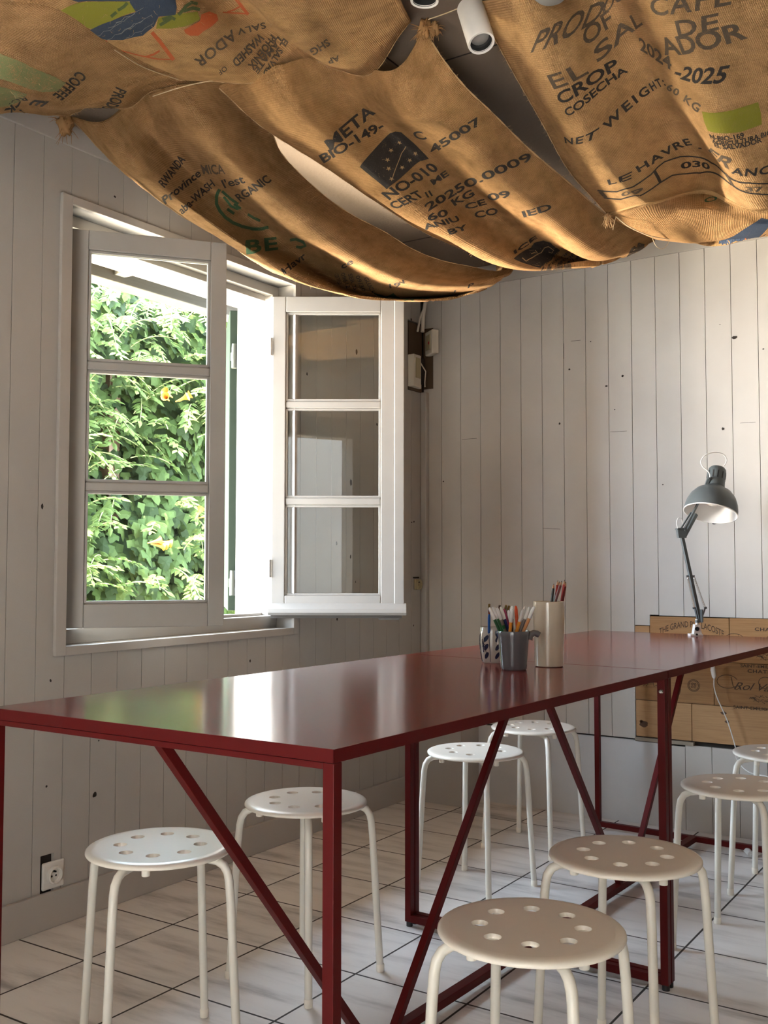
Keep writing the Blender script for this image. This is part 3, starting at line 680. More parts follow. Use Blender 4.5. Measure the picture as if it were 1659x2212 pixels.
# ------------------------------------------------------------------ cups on the table
def cup(name, loc, prof, mat, label, rz=0, cat='cup'):
    r = empty(name, loc, rz, label=label, cat=cat); MB().lathe(prof, 48).build('body', mat, r, smooth=True); return r
gl = NT('grey_glaze'); v = gl.obj(); gl.base(gl.mix(gl.noise(v, 30), (.105, .105, .115, 1), (.13, .13, .14, 1))); gl.rough(.16, 0, .6, .3)
cl = NT('cream_glaze'); v = cl.obj((1, 1, .12)); cl.base(cl.mix(cl.noise(v, 30), (.50, .42, .31, 1), (.62, .55, .44, 1))); cl.rough(.16, 0, .6, .4)
sg = NT('stoneware_glaze'); v = sg.obj(); sg.base(sg.mix(sg.noise(v, 25), (.34, .31, .27, 1), (.48, .45, .40, 1))); sg.rough(.2, 0, .6, .3); sg.bump(sg.noise(v, 40), .3, .003)
BLUEG = plain('cobalt_glaze', (.012, .018, .05), .25)
mug = cup('pencil_mug', (1.3247, 2.3857, ZT), [(.0001, .001), (.030, 0), (.033, .003), (.0342, .012), (.0405, .088), (.0415, .097), (.0405, .099), (.0385, .097), (.0375, .085), (.0315, .008), (.0001, .006)], gl.mat, 'slate grey glazed mug full of felt-tip pens, stub handle to the right', cat='mug')
hd = MB(); HD = Vector(RT[:3]).normalized()
P = [HD*t+Vector((0, 0, z)) for t, z in ((.038, .078), (.042, .088), (.052, .0935), (.060, .0915), (.066, .088))]
hd.tube(P, [.012, .010, .008, .0085, .0075], 14); hd.build('handle', gl.mat, mug, smooth=True)
cyl = cup('pencil_vase', (1.366, 2.5122, ZT), [(.0001, .001), (.034, 0), (.0375, .002), (.0385, .010), (.0412, .165), (.0415, .170), (.040, .1715), (.038, .169), (.036, .01), (.0001, .008)], cl.mat, 'tall cream glazed cylinder vase holding red and black pencils', cat='vase')
pat = cup('pattern_mug', (1.192, 2.525, ZT), [(.0001, .001), (.026, 0), (.030, .004), (.0345, .030), (.0365, .055), (.0350, .080), (.0348, .095), (.0335, .0975), (.0315, .096), (.031, .06), (.0001, .008)], sg.mat, 'small stoneware mug painted with dark blue leaves, behind the grey mug', cat='mug')
lv = MB()
def on_cup(ang, z, prof=((0, .026), (.004, .030), (.030, .0345), (.055, .0365), (.080, .035), (.0975, .0348))):
    for (z0, r0), (z1, r1) in zip(prof, prof[1:]):
        if z <= z1: rr = r0+(r1-r0)*(z-z0)/(z1-z0); break
    else: rr = .0348
    return ((rr+.0004)*math.cos(ang), (rr+.0004)*math.sin(ang), z)
va = math.atan2(-(FW[1]), -FW[0])
for ca in (va+.30, va-.62, va+1.3, va-1.6, va+2.4):
    for zc in (.012, .035, .058):
        ids = [on_cup(ca+.20*math.cos(t)+(.06*math.sin(t)), zc+.009+.009*math.sin(t)+.003*math.cos(t)) for t in np.linspace(0, 2*PI, 17)[:-1]]
        lv.add(ids+[on_cup(ca, zc+.009)], [(16, k, (k+1) % 16) for k in range(16)])
    lv.tube([on_cup(ca-.0+.28+.03*math.sin(t*5), .004+t*.075) for t in np.linspace(0, 1, 8)], .0008, 5)
for p in ([(-.95, .060), (-.62, .028)], [(-.98, .045), (-.70, .052)], [(-1.0, .066), (-.85, .030)], [(-.9, .03), (-.78, .07)]):
    lv.tube([on_cup(va-(p[0][0]+(p[1][0]-p[0][0])*t)*-1-.0, p[0][1]+(p[1][1]-p[0][1])*t) for t in np.linspace(0, 1, 6)], .0009, 5)
for k in range(3): lv.tube([on_cup(va+.35+.22*math.cos(t)*(1-k*.25), .083+.012*math.sin(t)*(1-k*.25)) for t in np.linspace(2.6, 6.8, 12)], .0022, 6)
lv.build('painted_leaves', BLUEG, pat, smooth=True)

# ------------------------------------------------------------------ pens and pencils
def pmat(n, c, r=.35): return plain('pen_'+n, c, r)
CLEAR = NT('clear_cap'); CLEAR.base((.80, .80, .78, 1)); CLEAR.rough(.2); CLEAR.b.inputs['Alpha'].default_value = .62; CLEAR = CLEAR.mat
PW = pmat('white', (.80, .79, .76))
def pen(cupo, rin, top, base_ang, body, cap, label, kind='felt_tip_pen', r=.0046, h=None, collar=None, zb=.010):
    T = Vector(top); Cc = Vector(cupo.location)
    B = Cc+Vector((rin*.55*math.cos(base_ang), rin*.55*math.sin(base_ang), zb+.004)); d = (T-B).normalized(); ln = (T-B).length
    rt = empty(kind, tuple(B), label=label, cat='pen' if 'pen' in kind and 'pencil' not in kind else ('pencil' if 'pencil' in kind else 'brush'))
    P = lambda t: tuple(d*t)
    if kind == 'felt_tip_pen':
        MB().tube([P(0), P(ln-.034)], r*.9, 12).build('barrel', body, rt, smooth=True)
        MB().tube([P(ln-.034), P(ln-.012), P(ln-.004), P(ln-.0005)], [r, r*.98, r*.78, r*.35], 12).build('cap', cap, rt, smooth=True)
        if collar: MB().tube([P(ln-.060), P(ln-.050)], r*1.02, 12).build('barrel_stripe', collar, rt, smooth=True)
    elif kind == 'coloured_pencil':
        MB().tube([P(0), P(ln-.014)], r*.82, 6).build('shaft', body, rt)
        MB().tube([P(ln-.014), P(ln-.004)], [r*.8, r*.32], 8).build('sharpened_wood', plain('bare_wood', (.45, .24, .13), .7), rt)
        MB().tube([P(ln-.004), P(ln)], [r*.3, .0002], 8).build('lead', cap, rt)
    else:
        MB().tube([P(0), P(ln-.045), P(ln-.03)], [r*.8, r*.9, r*.6], 12).build('handle', body, rt, smooth=True)
        MB().tube([P(ln-.03), P(ln-.012)], [r*.6, r*.8], 12).build('ferrule', CHROME, rt, smooth=True)
        MB().tube([P(ln-.012), P(ln)], [r*.85, r*.75], 10).build('bristles', cap, rt)
    return rt
dm = float((np.array([1.3247, 2.3857, ZT])-CAM)@FW)
def pt(x, y, dd=0): return at_depth(980+x*.18083, 1220+y*.18083, dm+dd)
or_ = pmat('orange', (.72, .27, .03)); gr = pmat('green', (.015, .10, .03)); nv = pmat('navy', (.01, .015, .10)); mg = pmat('magenta', (.30, .02, .08)); br = pmat('brown', (.05, .015, .01))
rd = pmat('orange_red', (.62, .07, .01)); gy = pmat('grey', (.16, .13, .11)); sk = pmat('peach', (.66, .31, .13)); ol = pmat('olive', (.16, .10, .02)); bl = pmat('blue', (.01, .12, .45))
pens = [((425, 508), .02, 2.6, gr, PW, 'dark green felt-tip with white cap, leftmost in the grey mug', None), ((470, 498), .0, 2.3, gr, CLEAR, 'green felt-tip with clear cap, second from the left', None), ((515, 508), -.02, 2.2, gy, CLEAR, 'dark grey felt-tip with clear cap beside the navy pen', gr),
    ((560, 498), .01, 2.0, nv, PW, 'navy blue felt-tip with white cap in the grey mug', None), ((598, 525), .02, 1.9, mg, mg, 'magenta felt-tip right of the navy pen', None), ((652, 540), .03, 1.3, PW, CLEAR, 'white felt-tip with clear cap in the middle of the grey mug', None),
    ((700, 530), -.02, 4.4, or_, CLEAR, 'orange felt-tip with frosted cap at the front middle of the mug', None), ((697, 490), .02, 5.4, br, PW, 'dark brown felt-tip with white cap behind the orange one', None), ((742, 488), .03, .4, rd, rd, 'orange-red felt-tip standing upright in the grey mug', None),
    ((855, 495), .02, 4.0, PW, CLEAR, 'pale felt-tip with clear cap leaning right', None), ((828, 528), -.02, 3.7, or_, CLEAR, 'orange felt-tip with clear cap leaning right', None), ((905, 500), .0, 3.5, gy, CLEAR, 'grey-brown felt-tip with clear cap leaning right', None), ((965, 495), -.02, 3.2, sk, PW, 'peach felt-tip leaning farthest right, against the tall vase', None)]
for (x, y), dd, ang, b, c, lb, cr in pens:
    pen(mug, .034, pt(x, y, dd), ang+YAW, b, c, lb, r=.0047, collar=cr)
for (x, y), dd, ang, b, c, lb in [((425, 474), .12, 3.4, bl, ol, 'blue-handled paintbrush with olive bristles, leftmost in the patterned mug'), ((550, 485), .13, .5, bl, br, 'blue-handled paintbrush with a dark tip in the patterned mug'), ((626, 482), .12, 0.0, PW, ol, 'paintbrush with a short olive tip behind the white pen'), ((662, 490), .12, -.4, PW, ol, 'paintbrush with a frayed olive tip leaning farthest right of the patterned mug')]:
    pen(pat, .028, pt(x, y, dd), ang+YAW+PI*0, b, c, lb, kind='paintbrush', r=.0042)
dk = pmat('black', (.012, .010, .010)); pr = pmat('red', (.30, .022, .016)); pp = pmat('pink_red', (.34, .05, .055)); pd = pmat('wine', (.13, .012, .012))
for (x, y), dd, ang, b, lb in [((1197, 222), .13, 2.9, dk, 'black pencil, leftmost in the tall vase'), ((1246, 182), .13, 2.2, pr, 'red pencil right of the leftmost black one'), ((1266, 196), .14, 3.6, dk, 'black pencil in the middle of the vase bunch'),
        ((1292, 190), .12, 4.2, pd, 'wine red pencil in the middle of the vase bunch'), ((1326, 178), .13, 1.4, pp, 'pinkish red pencil, tallest in the tall vase'), ((1342, 204), .13, .4, pd, 'dark wine pencil, rightmost in the tall vase')]:
    pen(cyl, .034, pt(x, y, dd), ang+YAW, b, dk, lb, kind='coloured_pencil', r=.0046, zb=.055)

# ------------------------------------------------------------------ clamp lamp
DL = float((np.array([1.349, 3.862, ZT])-CAM)@FW)
def lp(x, y, dd=0): return Vector(at_depth(1340+x*.31647, 940+y*.31647, DL+dd))
lb0 = lp(512, 1373); lamp = empty('desk_lamp', tuple(lb0), label='grey metal arm lamp clamped to the far end of the red table', cat='lamp')
LI = Matrix.Translation(-lb0)
def lpart(name, mb, m, smooth=False, bevel=0, parent=lamp, label=None):
    o = mb.build(name, m, None, smooth=smooth, bevel=bevel); o.parent = parent; o.matrix_parent_inverse = LI if parent is lamp else Matrix.Identity(4)
    if label: o['label'] = label
    return o
R3 = Vector(RT); N3 = Vector(FW)
def lbox(mb, x0, y0, x1, y1, d0, d1, x2=None, x3=None):     # plate given by its outline and depth; x2,x3 the upper width
    x2 = x0 if x2 is None else x2; x3 = x1 if x3 is None else x3
    f = [lp(x0, y1), lp(x1, y1), lp(x3, y0), lp(x2, y0)]
    mb.add([p+N3*d0 for p in f]+[p+N3*d1 for p in f], [(0,1,2,3),(7,6,5,4),(0,4,5,1),(1,5,6,2),(2,6,7,3),(3,7,4,0)])
m = MB(); lbox(m, 469, 1356, 556, 1372, -.018, .018); lbox(m, 493, 1292, 550, 1357, -.014, .014, 503, 538); m.tube([lp(523, 1296), lp(523, 1256)], .006, 12)
lpart('clamp', m, plain('clamp_white', (.72, .70, .66), .4), bevel=.001, label='white clamp with a black screw')
m = MB(); m.tube([lp(516, 1319)-N3*.0175, lp(516, 1319)-N3*.012], .008, 14); m.tube([lp(512, 1357)-N3*.020, lp(512, 1357)-N3*.016], .004, 10); lpart('clamp_screw', m, BLACK, smooth=True)
m = MB(); m.tube([lp(524, 1262), lp(524, 1280)], .008, 12); m.bar(lp(545, 1278), lp(542, 1190), .022, .012); m.bar(lp(548, 1278), lp(578, 1182), .008, .005); m.bar(lp(530, 1262), lp(512, 1180), .010, .008)
m.tube([lp(572, 1180), lp(590, 1178)], .0045, 10); m.tube([lp(494, 1180), lp(515, 1180)], .0045, 10); lpart('base_joint', m, GREYSLATE, bevel=.001)
m = MB(); m.bar(lp(543, 1262), lp(422, 700), .0125, .0125); m.tube([lp(450, 963), lp(508, 963)], .004, 10); lpart('lower_arm', m, GREYSLATE, bevel=.0015)
for a, b in (((459, 968), (505, 1178)), ((502, 966), (577, 1176))):
    P = []; A, B = lp(*a, -.012), lp(*b, -.012); ax = (B-A).normalized(); s1 = ax.cross(N3).normalized(); s2 = ax.cross(s1)
    turns = 34
    for k in range(turns*8+1):
        t = k/(turns*8); P.append(A+(B-A)*t+(s1*math.cos(2*PI*k/8)+s2*math.sin(2*PI*k/8))*.0034)
    lpart('spring', MB().tube(P, .0010, 4), CHROME, smooth=True)
m = MB(); lbox(m, 386, 632, 448, 652, -.012, -.008); lbox(m, 392, 640, 446, 702, -.012, .012, 384, 450); m.tube([lp(388, 643)-N3*.016, lp(388, 643)+N3*.016], .004, 10); m.tube([lp(438, 648)-N3*.016, lp(438, 648)+N3*.016], .004, 10); lpart('elbow', m, GREYSLATE, bevel=.002)
m = MB(); m.bar(lp(432, 690), lp(512, 540, .03), .020, .012); m.bar(lp(412, 640, -.01), lp(482, 528, .02), .005, .005); m.bar(lp(440, 640, -.01), lp(600, 330, .05), .008, .008); lpart('upper_arm', m, GREYSLATE, bevel=.001)
# shade
rc = lp(615, 535, .0); top = lp(700, 212, .0)
ad = (top-rc); ad = (ad.normalized()*.954+N3*.30).normalized()
q = ad.to_track_quat('Z', 'X').to_matrix().to_4x4(); MS = Matrix.Translation(rc) @ q; RR = .0985
sh_ = empty('shade'); sh_.parent = lamp; sh_.matrix_parent_inverse = Matrix.Identity(4); sh_.location = (0, 0, 0)
prof = [(RR, 0), (RR*.995, .018), (RR*.95, .042), (RR*.84, .068), (RR*.66, .090), (RR*.44, .103), (.036, .108)]
lpart('dome', MB().lathe(prof, 48, MS), GREYSLATE, smooth=True)
lpart('shade_lining', MB().lathe([(a-.0018, b-.0005) for a, b in prof]+[(.0001, .105)], 48, MS), SHADEIN, smooth=True, label='white inside of the shade')
lpart('shade_rim', MB().lathe([(RR+.0012, -.0005), (RR+.0012, .003), (RR-.002, .003), (RR-.002, -.0005), (RR+.0012, -.0005)], 48, MS), SHADEIN, smooth=True)
bpy.data.objects.remove(sh_)
lpart('lamp_neck', MB().lathe([(.0385, .098), (.0365, .112), (.0345, .135), (.0345, .165), (.0325, .180), (.026, .188), (.0001, .190)], 40, MS), GREYSLATE, smooth=True)
mm = MB()
for k in range(12):
    a = 2*PI*k/12+.1; Mx = MS @ Matrix.Rotation(a, 4, 'Z')
    mm.add([Mx @ Vector((.0349+dx, dy, dz)) for dx in (0, .0004) for dy, dz in ((-.0022, .138), (.0022, .138), (.0022, .166), (-.0022, .166))], [(4, 5, 6, 7), (0, 3, 2, 1), (0, 1, 5, 4), (1, 2, 6, 5), (2, 3, 7, 6), (3, 0, 4, 7)])
lpart('vent_slot', mm, BLACK)
mm = MB(); mm.bar(lp(585, 345, .02), lp(605, 290, .02), .018, .012); mm.tube([lp(600, 292, .0), lp(600, 292, .04)], .005, 10); lpart('shade_bracket', mm, GREYSLATE, bevel=.001)
lpart('bulb', MB().lathe([(.0001, .03), (.018, .035), (.028, .055), (.026, .075), (.014, .098)], 24, MS), plain('bulb_glass', (.8, .78, .72), .1), smooth=True)
def smooth_path(P, n=6):
    P = [Vector(p) for p in P]; Q = []
    for i in range(len(P)-1):
        a, b, c, d = P[max(i-1, 0)], P[i], P[i+1], P[min(i+2, len(P)-1)]
        for k in range(n):
            t = k/n; Q.append(.5*((2*b)+(c-a)*t+(2*a-5*b+4*c-d)*t*t+(-a+3*b-3*c+d)*t**3))
    return Q+[P[-1]]
lpart('flex', MB().tube(smooth_path([lp(704, 212), lp(716, 198), (lp(724, 165)), lp(700, 130), lp(640, 118), lp(580, 136), lp(550, 178), lp(562, 215), lp(592, 240), lp(608, 262), lp(612, 288)]), .0022, 8), SHADEIN, smooth=True, label='white cable looping over the head')
lpart('flex', MB().tube(smooth_path([lp(392, 636, .01), lp(386, 600, .01), lp(394, 568, .01), lp(416, 570, .01), lp(424, 600, .01), lp(424, 625, .01)]), .0018, 8), SHADEIN, smooth=True)
# hanging cord with inline plug below the far table
ca = MB(); pB = [at(1340+x*.31647, 940+y*.31647, 'y', 4.09) for x, y in ((640, 1650), (640, 1720), (660, 1790), (700, 1880), (730, 1950), (760, 2040), (785, 2130))]
pB += [at(1592, 1640, 'y', 4.05), at(1618, 1668, 'y', 4.02), (1.62, 3.98, .25), (1.64, 3.85, .06), (1.64, 3.75, .008)]
cb_ = empty('power_cord', tuple(pB[0]), label='thin white cord hanging in front of the crate boards under the table', cat='cord')
inv = Matrix.Translation(-Vector(pB[0]))
o = MB().tube(smooth_path(pB), .0022, 8).build('cord', SHADEIN, cb_, smooth=True); o.matrix_parent_inverse = inv
a = Vector(at(1340+632*.31647, 940+1605*.31647, 'y', 4.09)); b2 = Vector(pB[0])
o = MB().tube([a+Vector((0, 0, .015)), a, b2, b2-Vector((0, 0, .006))], [.008, .0095, .008, .004], 10).build('plug_head', SHADEIN, cb_, smooth=True); o.matrix_parent_inverse = inv
g0 = at(1608, 1830, 'z', .012); g1 = at(1622, 1846, 'z', .012)
pl_ = empty('loose_plug', tuple(g1), label='white plug and short cable lying on the floor under the right-hand stools', cat='plug'); inv = Matrix.Translation(-Vector(g1))
o = MB().tube([Vector(g0), Vector(g0)*.7+Vector(g1)*.3, Vector(g1)], [.004, .013, .011], 12).build('plug_head', SHADEIN, pl_, smooth=True); o.matrix_parent_inverse = inv
o = MB().tube(smooth_path([g1, at(1632, 1848, 'z', .005), at(1650, 1845, 'z', .005), at(1690, 1838, 'z', .005)]), .003, 8).build('cord', SHADEIN, pl_, smooth=True); o.matrix_parent_inverse = inv
# ------------------------------------------------------------------ burlap sacks slung under the ceiling
def catmull(P, n):                       # P (k, ...) -> n samples through the control rows
    P = np.asarray(P, float); k = len(P)
    P = np.concatenate([[2*P[0]-P[1]], P, [2*P[-1]-P[-2]]]); t = np.linspace(0, k-1-1e-9, n); i = t.astype(int); f = (t-i)[:, None, None]
    a, b, c, d = P[i], P[i+1], P[i+2], P[i+3]
    return .5*((2*b)+(c-a)*f+(2*a-5*b+4*c-d)*f**2+(-a+3*b-3*c+d)*f**3)
class Cloth:
    direct = False
    def __init__(s, rows, seed=0, nu=90, nv=190, wr=.006, sag=.012):
        C = np.array([[at(px, py, 'z', z) for px, py, z in r] for r in rows])          # v, u, 3
        G = catmull(C, nv); G = np.swapaxes(catmull(np.swapaxes(G, 0, 1), nu), 0, 1)
        G[..., 2] = np.minimum(G[..., 2], CH-.006)
        r = np.random.default_rng(seed); du = np.gradient(G, axis=1); dv = np.gradient(G, axis=0)
        G_ = G; N = np.cross(du, dv); N /= np.linalg.norm(N, axis=-1, keepdims=True)+1e-9; N[(N*(CAM-G_)).sum(-1) < 0] *= -1
        U = np.cumsum(np.linalg.norm(du, axis=-1), axis=1).mean(0); V = np.cumsum(np.linalg.norm(dv, axis=-1), axis=0).mean(1)
        s.lu, s.lv = U, V; uu, vv = np.meshgrid(U, V)
        w = np.zeros_like(uu)
        for k in range(26):
            fa = r.uniform(4, 26); an = r.normal(0.0, .55); ph = r.uniform(0, 6.3); amp = 1/(fa/9+.6)
            w += amp*np.sin(fa*(uu*math.cos(an)+vv*math.sin(an)*.6)+ph+1.6*np.sin(vv*r.uniform(2, 7)+r.uniform(0, 6)))
        w += .25*r.normal(size=w.shape)*0
        s.G = G+N*(w/ max(np.abs(w).max(), 1e-6)*wr*2.0)[..., None]; s.nu, s.nv = nu, nv
        du = np.gradient(s.G, axis=1); dv = np.gradient(s.G, axis=0); G_ = s.G; N = np.cross(du, dv); N /= np.linalg.norm(N, axis=-1, keepdims=True)+1e-9; N[(N*(CAM-G_)).sum(-1) < 0] *= -1
        s.N = N; s.px = project(s.G)
    def uv(s, px, py):
        d = (s.px[..., 0]-px)**2+(s.px[..., 1]-py)**2; j, i = np.unravel_index(np.argmin(d), d.shape)
        j0 = min(max(j, 1), s.nv-2); i0 = min(max(i, 1), s.nu-2)
        J = np.stack([(s.px[j0, i0+1]-s.px[j0, i0-1])/2, (s.px[j0+1, i0]-s.px[j0-1, i0])/2], 1)
        e = np.array([px, py])-s.px[j, i]
        if abs(np.linalg.det(J)) > 1e-3: q = np.linalg.solve(J, e); q = np.clip(q, -4, 4)
        else: q = np.zeros(2)
        return np.array([i+q[0], j+q[1]])
    def ev(s, uv, off=.0016):
        u = np.clip(uv[..., 0], 0, s.nu-1.001); v = np.clip(uv[..., 1], 0, s.nv-1.001); i = u.astype(int); j = v.astype(int); a = (u-i)[..., None]; b = (v-j)[..., None]
        f = lambda A: A[j, i]*(1-a)*(1-b)+A[j, i+1]*a*(1-b)+A[j+1, i]*(1-a)*b+A[j+1, i+1]*a*b
        return f(s.G)+f(s.N)*off
    def build(s, name, mat, parent, u0=0, u1=None, v0=0, v1=None):
        me = bpy.data.meshes.new(name); V = s.G.reshape(-1, 3); nu, nv = s.nu, s.nv
        F = [(j*nu+i, j*nu+i+1, (j+1)*nu+i+1, (j+1)*nu+i) for j in range(nv-1) for i in range(nu-1)]
        me.from_pydata(V.tolist(), [], F); me.materials.append(mat); uvl = me.uv_layers.new(name='uv')
        idx = np.empty(len(me.loops), int); me.loops.foreach_get('vertex_index', idx)
        co = np.stack([s.lu[idx % nu], s.lv[idx//nu]], -1); uvl.data.foreach_set('uv', co.astype(np.float32).ravel())
        me.polygons.foreach_set('use_smooth', [True]*len(F)); me.update()
        o = bpy.data.objects.new(name, me); col.objects.link(o)
        sd = o.modifiers.new('thickness', 'SOLIDIFY'); sd.thickness = .0016; sd.offset = 0
        o.parent = parent; o.matrix_parent_inverse = Matrix.Translation(-parent.location); return o
    def patch(s, name, P2, F, mat, parent, off=.0016, maxlen=1.6):       # flat shapes in cloth coordinates -> printed on the cloth
        bm = bmesh.new(); vs = [bm.verts.new((float(p[0]), float(p[1]), 0)) for p in P2]
        for f in F:
            try: bm.faces.new([vs[i] for i in f])
            except ValueError: pass
        bmesh.ops.triangulate(bm, faces=bm.faces[:])
        for _ in range(6):
            es = [e for e in bm.edges if e.calc_length() > maxlen]
            if not es: break
            bmesh.ops.subdivide_edges(bm, edges=es, cuts=1); bmesh.ops.triangulate(bm, faces=[f for f in bm.faces if len(f.verts) > 3])
        q = np.array([v.co[:2] for v in bm.verts]); W = s.ev(q, off)
        for v, w in zip(bm.verts, W): v.co = w
        me = bpy.data.meshes.new(name); bm.to_mesh(me); bm.free(); me.materials.append(mat)
        o = bpy.data.objects.new(name, me); col.objects.link(o); o.parent = parent; o.matrix_parent_inverse = Matrix.Translation(-parent.location); return o
    def text(s, txt, p0, p1, pt, parent, mat, bold=.02, space=1.0, name='printed_lettering'):
        v, f = text_mesh(txt, bold, 0, space)
        if s.direct:
            p0, p1, pt = (np.array(q, float) for q in (p0, p1, pt))
            P = [s.uv(*(p0+(p1-p0)*x+(pt-p0)*y)) for x, y in v]
            return s.patch(name, P, f, mat, parent) if f else None
        a, b, c = s.uv(*p0), s.uv(*p1), s.uv(*pt)
        # straight in the cloth between the two baseline ends
        P = [a+(b-a)*x+(c-a)*y for x, y in v]
        if f: return s.patch(name, P, f, mat, parent)
    def poly(s, pts, parent, mat, name='printed_picture', off=.0016):
        P = [s.uv(*p) for p in pts]; V3 = [Vector((p[0], p[1], 0)) for p in P]; t = tessellate_polygon([V3])
        return s.patch(name, P, t, mat, parent, off)
    def stroke(s, pts, w, parent, mat, name='printed_line', off=.0016, closed=False):
        pts = np.array(pts, float); Q = []
        for i, p in enumerate(pts):
            t = pts[min(i+1, len(pts)-1)]-pts[max(i-1, 0)]; n = np.array([-t[1], t[0]])/(np.linalg.norm(t)+1e-9)*w/2; Q += [s.uv(*(p+n)), s.uv(*(p-n))]
        F = [(2*i, 2*i+1, 2*i+3, 2*i+2) for i in range(len(pts)-1)]
        return s.patch(name, Q, F, mat, parent, off)
    def fringe(s, parent, edges, n=160, ln=.014, mat=None):
        mb = MB(); r = random.Random(s.nu+n)
        for e in edges:
            for _ in range(n):
                t = r.random()
                if e in 'LR': i = 0 if e == 'L' else s.nu-1; j = int(t*(s.nv-1)); p = s.G[j, i]; o = s.G[j, i]-s.G[j, 3 if e == 'L' else s.nu-4]
                else: j = 0 if e == 'S' else s.nv-1; i = int(t*(s.nu-1)); p = s.G[j, i]; o = s.G[j, i]-s.G[3 if e == 'S' else s.nv-4, i]
                d = Vector(o).normalized()+Vector((r.uniform(-.8, .8), r.uniform(-.8, .8), r.uniform(-.9, .4))); l = ln*r.uniform(.3, 1.3); p = Vector(p); d.normalize()
                q = p+d*l*.5+Vector((r.uniform(-1, 1), r.uniform(-1, 1), r.uniform(-1, 1)))*l*.12; mb.tube([p-d*.002, q, q+(d+Vector((r.uniform(-.6, .6), r.uniform(-.6, .6), -.3)))*l*.45], [.0005, .0004, .0002], 3, cap=False)
            # selvedge cord along the edge
            if e in 'LR':
                i = 0 if e == 'L' else s.nu-1; P = [Vector(s.G[j, i]) for j in range(0, s.nv, 3)]
            else:
                j = 0 if e == 'S' else s.nv-1; P = [Vector(s.G[j, i]) for i in range(0, s.nu, 2)]
            mb.tube(P, [.0022+.0009*math.sin(k*2.1) for k in range(len(P))], 5, cap=False)
        o = mb.build('frayed_edge', mat or FRAY, parent); o.matrix_parent_inverse = Matrix.Translation(-parent.location); o['kind'] = 'stuff'; return o
    def fuzz(s, parent, n=900):
        mb = MB(); r = random.Random(n)
        for _ in range(n):
            j, i = r.randrange(s.nv), r.randrange(s.nu); p = Vector(s.G[j, i]); nn = Vector(s.N[j, i]); l = r.uniform(.004, .011)
            t = Vector((r.uniform(-1, 1), r.uniform(-1, 1), r.uniform(-.4, .4))); q = p+(nn*.5+t*.6)*l; mb.tube([p, q, q+t*l*.6], [.00035, .0003, .00015], 3, cap=False)
        o = mb.build('loose_fibres', FRAY, parent); o.matrix_parent_inverse = Matrix.Translation(-parent.location); o['kind'] = 'stuff'; return o
def tuft(c, parent, r=.022, n=70, seed=1, mat=None, down=.6):
    rd_ = random.Random(seed); bm = bmesh.new(); bmesh.ops.create_icosphere(bm, subdivisions=3, radius=r)
    for v in bm.verts:
        k = 1+.35*math.sin(v.co.x*230+seed)*math.cos(v.co.z*190+v.co.y*160)+rd_.uniform(-.08, .08); v.co = Vector((v.co.x*.8*k, v.co.y*.8*k, v.co.z*1.25*k))+Vector(c)
    me = bpy.data.meshes.new('gathered_knot'); bm.to_mesh(me); bm.free(); me.materials.append(mat or FRAY); me.polygons.foreach_set('use_smooth', [True]*len(me.polygons))
    o = bpy.data.objects.new('gathered_knot', me); col.objects.link(o); o.parent = parent; o.matrix_parent_inverse = Matrix.Translation(-parent.location)
    mb = MB()
    for _ in range(n):
        d = Vector((rd_.uniform(-1, 1), rd_.uniform(-1, 1), rd_.uniform(-1.4, .5))).normalized(); p = Vector(c)+d*r*.6; l = r*rd_.uniform(.6, 1.6)
        q = p+d*l*.6; mb.tube([p, q, q+(d+Vector((rd_.uniform(-.5, .5), rd_.uniform(-.5, .5), -down)))*l*.5], [.0012, .0010, .0005], 4, cap=False)
    o = mb.build('frayed_ends', mat or FRAY, parent); o.matrix_parent_inverse = Matrix.Translation(-parent.location); o['kind'] = 'stuff'
INK = m_ink('black_ink', (.028, .022, .018)); INKD = m_ink('grey_ink', (.085, .060, .038), .7); GREENI = m_ink('green_ink', (.035, .085, .035), .75); LIME = m_ink('lime_ink', (.22, .21, .018), .8); NAVY = m_ink('navy_ink', (.03, .045, .075), .85)
ORI = m_ink('orange_ink', (.48, .10, .025), .75); PALEG = m_ink('faded_green_ink', (.17, .19, .075), .55); LEAFG = m_ink('leaf_green_ink', (.07, .10, .03), .8); TAN = plain('bare_jute', (.42, .26, .12), .95)
def sack(P0, label):
    return empty('burlap_sack', tuple(P0), label=label, cat='sack')
GZ = lambda rows, zs, dz: [[(x, y, z+d) for (x, y), d in zip(r, dz)] for r, z in zip(rows, zs)]

# A: lowest sack, over the window
A = GZ([[(150, 252), (222, 262), (292, 210), (380, 185), (475, 172)], [(235, 350), (285, 350), (345, 300), (450, 290), (575, 262)], [(300, 405), (355, 410), (430, 385), (520, 370), (612, 335)],
    [(395, 470), (450, 480), (520, 450), (610, 440), (690, 405)], [(500, 525), (550, 545), (620, 530), (715, 520), (790, 485)], [(600, 590), (655, 605), (715, 595), (800, 580), (870, 535)],
    [(720, 630), (770, 640), (810, 632), (880, 612), (950, 562)], [(850, 648), (890, 648), (930, 640), (970, 620), (1030, 576)], [(960, 645), (985, 642), (1015, 632), (1045, 612), (1080, 580)],
    [(1050, 612), (1062, 608), (1078, 600), (1092, 592), (1107, 578)], [(1080, 560), (1100, 555), (1112, 550), (1122, 545), (1135, 538)]],
    [2.39, 2.28, 2.20, 2.135, 2.085, 2.05, 2.03, 2.03, 2.06, 2.12, 2.36], [.03, -.045, .052, -.02, .10])
for k, d in ((0, .0), (1, -.03), (2, .01), (3, -.01), (4, .0)): A[0][k] = (A[0][k][0], A[0][k][1], 2.40+d)
ra = sack(at(150, 258, 'z', 2.40), 'burlap sack with RWANDA, Province and green BE print, lowest, sagging over the window')
ca_ = Cloth(A, 3, wr=.010); ca_.direct = True; ca_.build('cloth', BURLAP3, ra)
